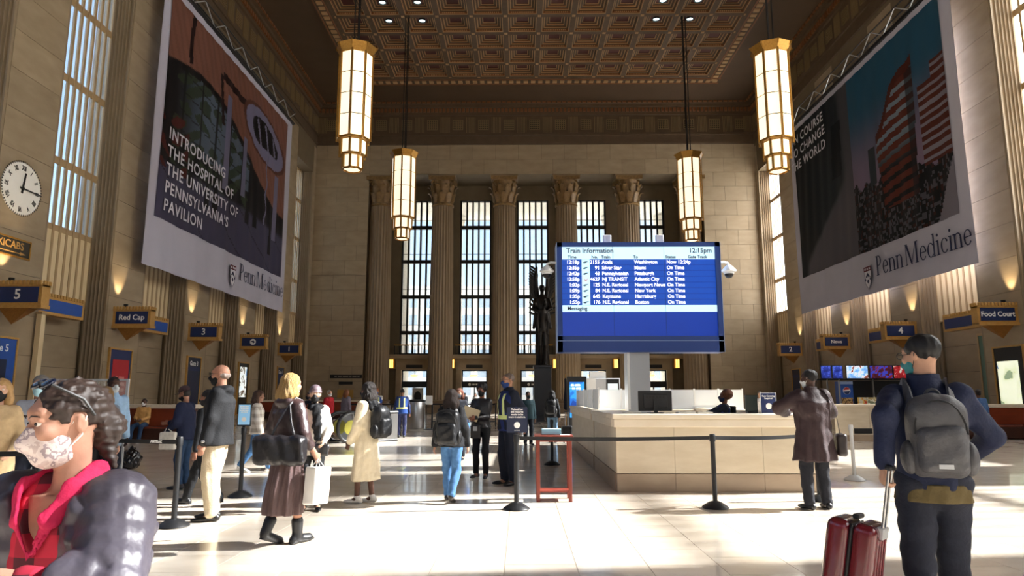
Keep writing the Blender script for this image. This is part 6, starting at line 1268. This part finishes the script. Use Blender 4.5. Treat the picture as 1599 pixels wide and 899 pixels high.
cable('bridge', BLACK, sg_, [tuple(P10.H(-.012, -.058, .121)*P10.S), tuple(P10.H(.012, -.058, .121)*P10.S)], .004)
# plaid jacket, navy jacket
person('woman in cream checked jacket and jeans walking right, long brown hair', -5.28, 13.9, R(105), 1.63, True, skn='#b5876f', hair=('wave', '#3b2820', '#5a4030', .26), top=('jacket', plaid_mat('cream_check', '#e8e4dc', '#cfc8bd', '#a89f94', 7), {'z': .84, 'w': 1.16, 'arm': 1.15}), bottom=('trousers', DENIM), shoes=('shoe', '#d8d8d4'), hands=[(-.25, -.12, .84), (.26, .1, .84)], feet=[(-.08, -.3, 0, 0, 0), (.08, .3, 0, 0, .35)], pz=.91, vox=.013)
P12 = person('woman in navy jacket and patterned cap looking down at her hands', -5.52, 11.45, R(-96), 1.64, True, skn='#a87a64', hair=('cap', '#4a3038', '#221813'), mask='#17171b', top=('jacket', NAVC, {'z': .84, 'w': 1.2, 'arm': 1.15}), bottom=('trousers', DENIMD), shoes=('shoe', '#2a2c30'), hands=[(-.08, -.36, 1.12), (.16, -.26, .98)], head=(0, R(22)), lean=.1, vox=.012)
tb_ = carried('tote_bag', 'white canvas tote bag carried by the woman in the navy jacket', 'bag', P12); c = V3(.26, -.16, .83); v = Vol(c-.3, c+.3, .010); v.box(c, (.045, .15, .15), None, .03, .01).wrinkle(.006, 24, 2); vobj('bag_body', v, cloth('canvas', '#e4dfd4'), tb_, P12.S); cable('handle', cloth('canvas', '#e4dfd4'), tb_, [tuple(np.array(p)*P12.S) for p in ((.26, -.24, .97), (.22, -.22, 1.05), (.26, -.08, .97))], .010)
# seated man on the left bench
P13 = person('man in tan jacket and white mask sitting on the left bench', -12.55, 22.98, R(4), 1.74, skn='#5c4034', hair=('crop', '#2a2422'), mask='#e6e8ea', top=('jacket', cloth('tan', '#c99a5c'), {'z': .92, 'w': 1.14}), bottom=('trousers', DENIMD), shoes=('shoe', '#d5d5d2'), hands=[(-.1, -.3, .72), (.1, -.3, .72)], feet=[(-.14, -.50, 0, -.1, 0), (.14, -.48, 0, .1, 0)], pz=.60, vox=.014)
bb = thing('plastic_sack', 'shiny black plastic sack standing on the floor at the left', 'sack', (-8.05, 14.4, 0)); v = Vol((-.3, -.3, 0), (.3, .3, .6), .012); v.ell((0, 0, .2), (.2, .18, .22), None, .02).cone((0, 0, .35), (.02, 0, .47), .07, .03, .05).wrinkle(.022, 34, 6); v.plane((0, 0, .004), (0, 0, -1)); vobj('sack', v, mat('shiny_black_plastic', '#0d0d0f', .18, spec=.7), bb, 1); cable('tie', BLACK, bb, [(-.05, 0, .40), (0, -.05, .41), (.05, 0, .40)], .01)
# people at the left edge
person('woman with long blonde hair, black mask and camel coat at the left edge', -5.35, 7.05, R(30), 1.66, True, skn='#d3a78e', hair=('long', '#b58f5c', '#8d6a3c', .3), mask='#141416', top=('coat', cloth('camel', '#cdb187'), {'z': .75, 'w': 1.12}), bottom=('trousers', DENIMD), shoes=('shoe', '#222226'), hands=[(-.2, -.2, .95), (.18, -.24, 1.0)], vox=.0118, detail=True)
person('grey-haired man in pale polo shirt with a light-blue mask', -5.43, 7.75, R(22), 1.72, skn='#b9836c', hair=('short', '#7d7873', '#9a958f'), mask='#a9d3e2', top=('shirt', cloth('palegrey', '#c6ccd8'), {'z': .92, 'w': 1.14, 'sleeve': .4}), bottom=('trousers', NAVD), shoes=('shoe', '#1d1d20'), vox=.0118, detail=True, bulk=1.08)
person('dark-skinned man in light-blue shirt with black straps behind the puffer jacket woman', -6.2, 10.45, R(52), 1.78, skn='#4d3328', hair=('crop', '#15110f'), mask='#d9dee0', top=('shirt', cloth('lightblue', '#9fc0e0'), {'z': .92, 'w': 1.1, 'collar': 1}), bottom=('trousers', NAVD), vox=.013)
person('blonde person with dark mask just behind the puffer jacket woman\'s head', -5.98, 9.9, R(20), 1.62, True, skn='#c99b84', hair=('long', '#a5845c', '#7c5f3c', .2), mask='#2a2628', top=('jacket', cloth('greyblue', '#7f8ea0'), {'z': .86}), bottom=('trousers', BLKC), vox=.013)
# distant people
def far(label, x, y, rz, h, fem, skn, hair, mask, topc, botc, **k): return person(label, x, y, R(rz), h, fem, skn=skn, hair=hair, mask=mask, top=('jacket', cloth('f'+topc[1:], topc), {'z': .84, 'w': 1.14}), bottom=('trousers', cloth('f'+botc[1:], botc)), vox=.019, **k)
far('distant person in a red jacket by the escalator', -7.2, 26.0, 60, 1.70, False, '#b98a70', ('crop', '#9a938c'), '#dfe3e6', '#b3202c', '#2a2c34'); far('distant red-haired person in a mauve-grey top by the escalator', -7.15, 28.4, 150, 1.74, True, '#b98a70', ('wave', '#8a5430', None, .14), None, '#7d7684', '#c9b79a'); far('distant person in dark clothes left of the escalator', -6.3, 20.6, -40, 1.6, False, '#8a6350', ('short', '#171312'), '#1c1c20', '#1f2836', '#22242a')
P20 = far('station worker with crossed arms, red sleeve and blue mask, by the far barrier', -5.45, 26.2, 8, 1.78, False, '#8d5a3c', ('short', '#8a4a22'), '#2a4c8c', '#e2e2e0', '#2a3f78', hands=[(.1, -.22, 1.16), (-.1, -.24, 1.12)]); vest(P20, HIVB, HIV, 1.2, .9, .015)
P21 = far('station worker seen from behind in blue vest with lime bands', -4.3, 25.2, 186, 1.74, False, '#7a5642', ('crop', '#1d1a19'), None, '#1f2f5c', '#2a2f55', hands=[(-.28, -.05, .86), (.28, -.05, .86)]); vest(P21, HIVB, HIV, 1.22, .86, .015)
P22 = far('red-haired woman in grey coat carrying a blue bag, behind the jeans woman', -1.46, 16.6, -8, 1.66, True, '#b98a70', ('long', '#7a4630', None, .12), '#34383f', '#4a4d55', '#22242a'); bgx = carried('carrier_bag', 'blue carrier bag of the red-haired woman', 'bag', P22); c = V3(.24, -.1, .78); v = Vol(c-.25, c+.25, .012); v.box(c, (.05, .1, .13), None, .03).wrinkle(.008, 30, 3); vobj('bag_body', v, cloth('bluebag', '#3f74c4'), bgx, P22.S); cable('handle', cloth('bluebag', '#3f74c4'), bgx, [tuple(np.array(p)*P22.S) for p in ((.24, -.15, .9), (.24, -.1, .98), (.24, -.04, .9))], .008)
far('person in dark teal jacket in the distance right of the security man', .25, 21.5, 20, 1.62, False, '#7d5a48', ('crop', '#181414'), '#2a3a3c', '#1f3a40', '#22262c'); P24 = far('tall dark figure with a backpack beside the statue plinth', 1.05, 22.6, 170, 1.66, True, '#5a4034', ('long', '#121011', None, .2), None, '#16171a', '#5d7a94'); backpack(P24, 'black backpack on the dark figure beside the statue plinth', MATBP, MATBP, .16, .1, .24, 1.18, .23, .015)
tr = thing('trolley_bag', 'black trolley bag with a thin upright handle near the statue', 'suitcase', (1.5, 22.3, 0)); v = Vol((-.2, -.15, 0), (.2, .15, .6), .014); v.box((0, 0, .3), (.16, .1, .25), None, .04).wrinkle(.006, 28, 2); vobj('bag_body', v, MATBP, tr, 1)
for sx in (-.05, .05): cable('pull_tube', STEEL, tr, [(sx, .08, .5), (sx, .08, 1.0)], .01)
bx('pull_grip', BLACK, tr, -.07, .07, .06, .1, .98, 1.02)
for sx in (-.1, .1): MB().lathe([(.03, -.015), (.035, 0), (.03, .015)], n=12).build('wheel', BLACK, tr, loc=(sx, 0, .035), rot=(0, PI/2, 0))
far('tiny figure in dark clothes in the second end doorway', -4.4, 55.0, 0, 1.7, False, '#a07a66', ('short', '#2a2220'), None, '#2a3038', '#30343c'); far('tiny figure in pale clothes in the second end doorway', -3.5, 54.0, 0, 1.68, True, '#b58a74', ('long', '#5a4030', None, .15), None, '#b9b4ae', '#3a4458')
P27 = far('man in blue jacket, dark cap and brown trousers by the right bench', 15.5, 23.55, 165, 1.68, False, '#6a4a3a', ('cap', '#202226', '#181414'), None, '#4a6c9c', '#5a4a38', feet=[(-.1, -.12, 0, 0, 0), (.1, .14, 0, 0, .2)]); yb = carried('carrier_bag', 'yellowish carrier bag of the man in the blue jacket', 'bag', P27); c = V3(-.3, .0, .5); v = Vol(c-.3, c+.3, .014); v.box(c, (.06, .12, .2), None, .04).wrinkle(.01, 26, 3); vobj('bag_body', v, cloth('straw', '#c9b57c'), yb, P27.S); cable('handle', cloth('straw', '#c9b57c'), yb, [tuple(np.array(p)*P27.S) for p in ((-.3, -.06, .68), (-.28, .0, .78), (-.3, .06, .68))], .008)
# clerk at the desk
ch = thing('desk_chair', 'black swivel chair of the clerk behind the desk', 'chair', (3.86, 13.55, 0)); bx('seat', BLKC, ch, -.24, .24, -.24, .24, .72, .78, .02); bx('backrest', BLKC, ch, .24, .29, -.21, .21, .85, 1.3, .02); cable('column', STEEL, ch, [(0, 0, .06), (0, 0, .72)], .03); cable('back_support', BLACKM, ch, [(.1, 0, .72), (.27, 0, .75), (.28, 0, .95)], .02)
for k in range(5): cable('foot_arm', BLACKM, ch, [(0, 0, .08), (.28*math.cos(k*2*PI/5), .28*math.sin(k*2*PI/5), .03)], .022)
P28 = person('clerk with reddish bun and blue mask sitting behind the desk in a navy vest', 3.86, 13.55, R(-92), 1.68, True, skn='#6a4434', hair=('afro', '#7a4a2c', '#5a3420'), mask='#232f52', top=('jacket', NAVD, {'z': .95, 'w': 1.1}), bottom=('trousers', NAVD), hands=[(-.15, -.45, .72), (.15, -.48, .74)], feet=[(-.13, -.52, .0, 0, 0), (.13, -.5, .0, 0, 0)], pz=.52, z=.34, lean=-.22, vox=.013)
vest(P28, HIVB2, HIV, 1.2, .98, .012)
far('distant person with a pale shirt standing behind the desk notice', 9.05, 26.2, 10, 1.66, False, '#c79a80', ('crop', '#6a5a4c'), None, '#dcd8d2', '#30343c'); far('distant person in a plum jacket just left of the brown coat man', 9.75, 24.6, 40, 1.64, True, '#b98a70', ('wave', '#6a4a34', None, .14), None, '#6a3f4c', '#2a2c34')
# ================================================================== WINGED STATUE
sta = thing('winged_statue', 'tall black bronze winged statue holding a fallen figure, on a dark plinth', 'statue', (1.33, 40.5, 0))
MB().box(-.62, .62, -.62, .62, 0, .35, .02).box(-.5, .5, -.5, .5, .35, 3.1, .02).box(-.56, .56, -.56, .56, 3.1, 3.25, .02).build('plinth', mat('black_granite', '#16161a', .3, spec=.5, noise=(8, 3, 1.3), col2='#202024'), sta)
v = Vol((-.8, -.9, 3.2), (.8, .8, 8.6), .035)                       # robed standing figure
v.loft([(3.22, .40, .36, 0, 0), (4.2, .34, .30, 0, 0), (5.4, .36, .30, 0, 0), (6.2, .33, .27, 0, 0), (6.9, .42, .28, 0, .02), (7.25, .36, .22, 0, .02), (7.45, .14, .13, 0, 0)], .08, (7, .01, .03, .4))
v.cone((0, 0, 7.35), (0, -.05, 7.7), .12, .11, .08).ell((0, -.08, 7.82), (.15, .19, .22), None, .05).cone((0, -.26, 7.85), (0, -.28, 7.76), .02, .04, .03).ell((0, .04, 7.9), (.18, .2, .2), None, .05)
for sg in (-1, 1): v.chain([(sg*.38, 0, 7.15), (sg*.5, -.22, 6.6), (sg*.12, -.5, 6.35)], [.14, .12, .09], .06); v.ell((sg*.1, -.52, 6.33), (.09, .07, .06), None, .04)
obj('angel_body', v.mesh('angel_body'), BRONZE, sta)
v = Vol((-.7, -1.0, 3.2), (.7, .3, 7.4), .032)                      # limp figure held upright in front
v.loft([(5.2, .2, .15, .02, -.46), (5.8, .2, .15, .02, -.48), (6.3, .25, .17, .03, -.5), (6.55, .2, .13, .04, -.5)], .06); v.cone((.04, -.5, 6.5), (.1, -.56, 6.75), .08, .08, .05).ell((.14, -.6, 6.88), (.11, .13, .15), None, .04)
for sg in (-1, 1): v.chain([(sg*.12, -.46, 5.3), (sg*.14, -.52, 4.4), (sg*.1, -.42, 3.5)], [.13, .1, .07], .05); v.ell((sg*.1, -.5, 3.36), (.07, .15, .07), None, .04)
v.chain([(.24, -.5, 6.4), (.34, -.5, 5.8), (.32, -.52, 5.2)], [.09, .07, .05], .04); v.chain([(-.2, -.5, 6.4), (-.3, -.5, 5.9), (-.26, -.55, 5.4)], [.09, .07, .05], .04); v.ell((.32, -.53, 5.08), (.05, .05, .1), None, .03); v.ell((-.26, -.56, 5.28), (.05, .05, .1), None, .03)
obj('fallen_figure', v.mesh('fallen_figure'), BRONZE, sta)
for sg in (-1, 1):                                                  # raised wings: a long arm with overlapping feathers
    v = Vol((-1.1, -.2, 5.2), (1.1, .9, 9.6), .035); v.chain([(sg*.2, .22, 6.9), (sg*.34, .32, 7.8), (sg*.36, .34, 8.7), (sg*.30, .34, 9.2)], [.16, .15, .12, .07], .08, flat=(0, 1, 0), fs=.6); v.cone((sg*.26, .26, 6.9), (sg*.5, .3, 5.5), .16, .09, .1, flat=(0, 1, 0), fs=.6); wg = obj('wing', v.mesh('wing'), BRONZE, sta)
    fm = shared('feather', lambda: MB().prism([(0, -.07), (.75, -.06), (.98, -.02), (1.02, .0), (.75, .07), (0, .08)], -.02, .02, 'y').mesh('feather'))
    for k in range(15):
        u = k/14; a = R(62-28*u) if k > 4 else R(20+10*k); z = 6.3+2.75*u; L_ = .42+.28*math.sin(PI*(u*.85+.1)); obj('feather', fm, BRONZE, wg, (sg*(.34-.02*u), .36+.01*(k % 2), z), (0, -a, 0) if sg > 0 else (0, PI+a, 0), (L_, 1, 1.0))
fg = thing('furled_flag', 'furled dark flag on a thin pole right of the statue', 'flag', (1.95, 29.5, 0)); cable('pole', GOLD, fg, [(0, 0, .05), (0, 0, 2.4)], .02); MB().lathe([(.22, 0), (.22, .04), (.04, .08)], n=20).build('base', GOLD, fg); v = Vol((-.2, -.2, .8), (.2, .2, 2.4), .02); v.cone((0, 0, 2.2), (.02, 0, 1.0), .04, .1, .02).wrinkle(.02, 30, 3, (1, 1, .2)); obj('cloth', v.mesh('cloth'), NAVD, fg)
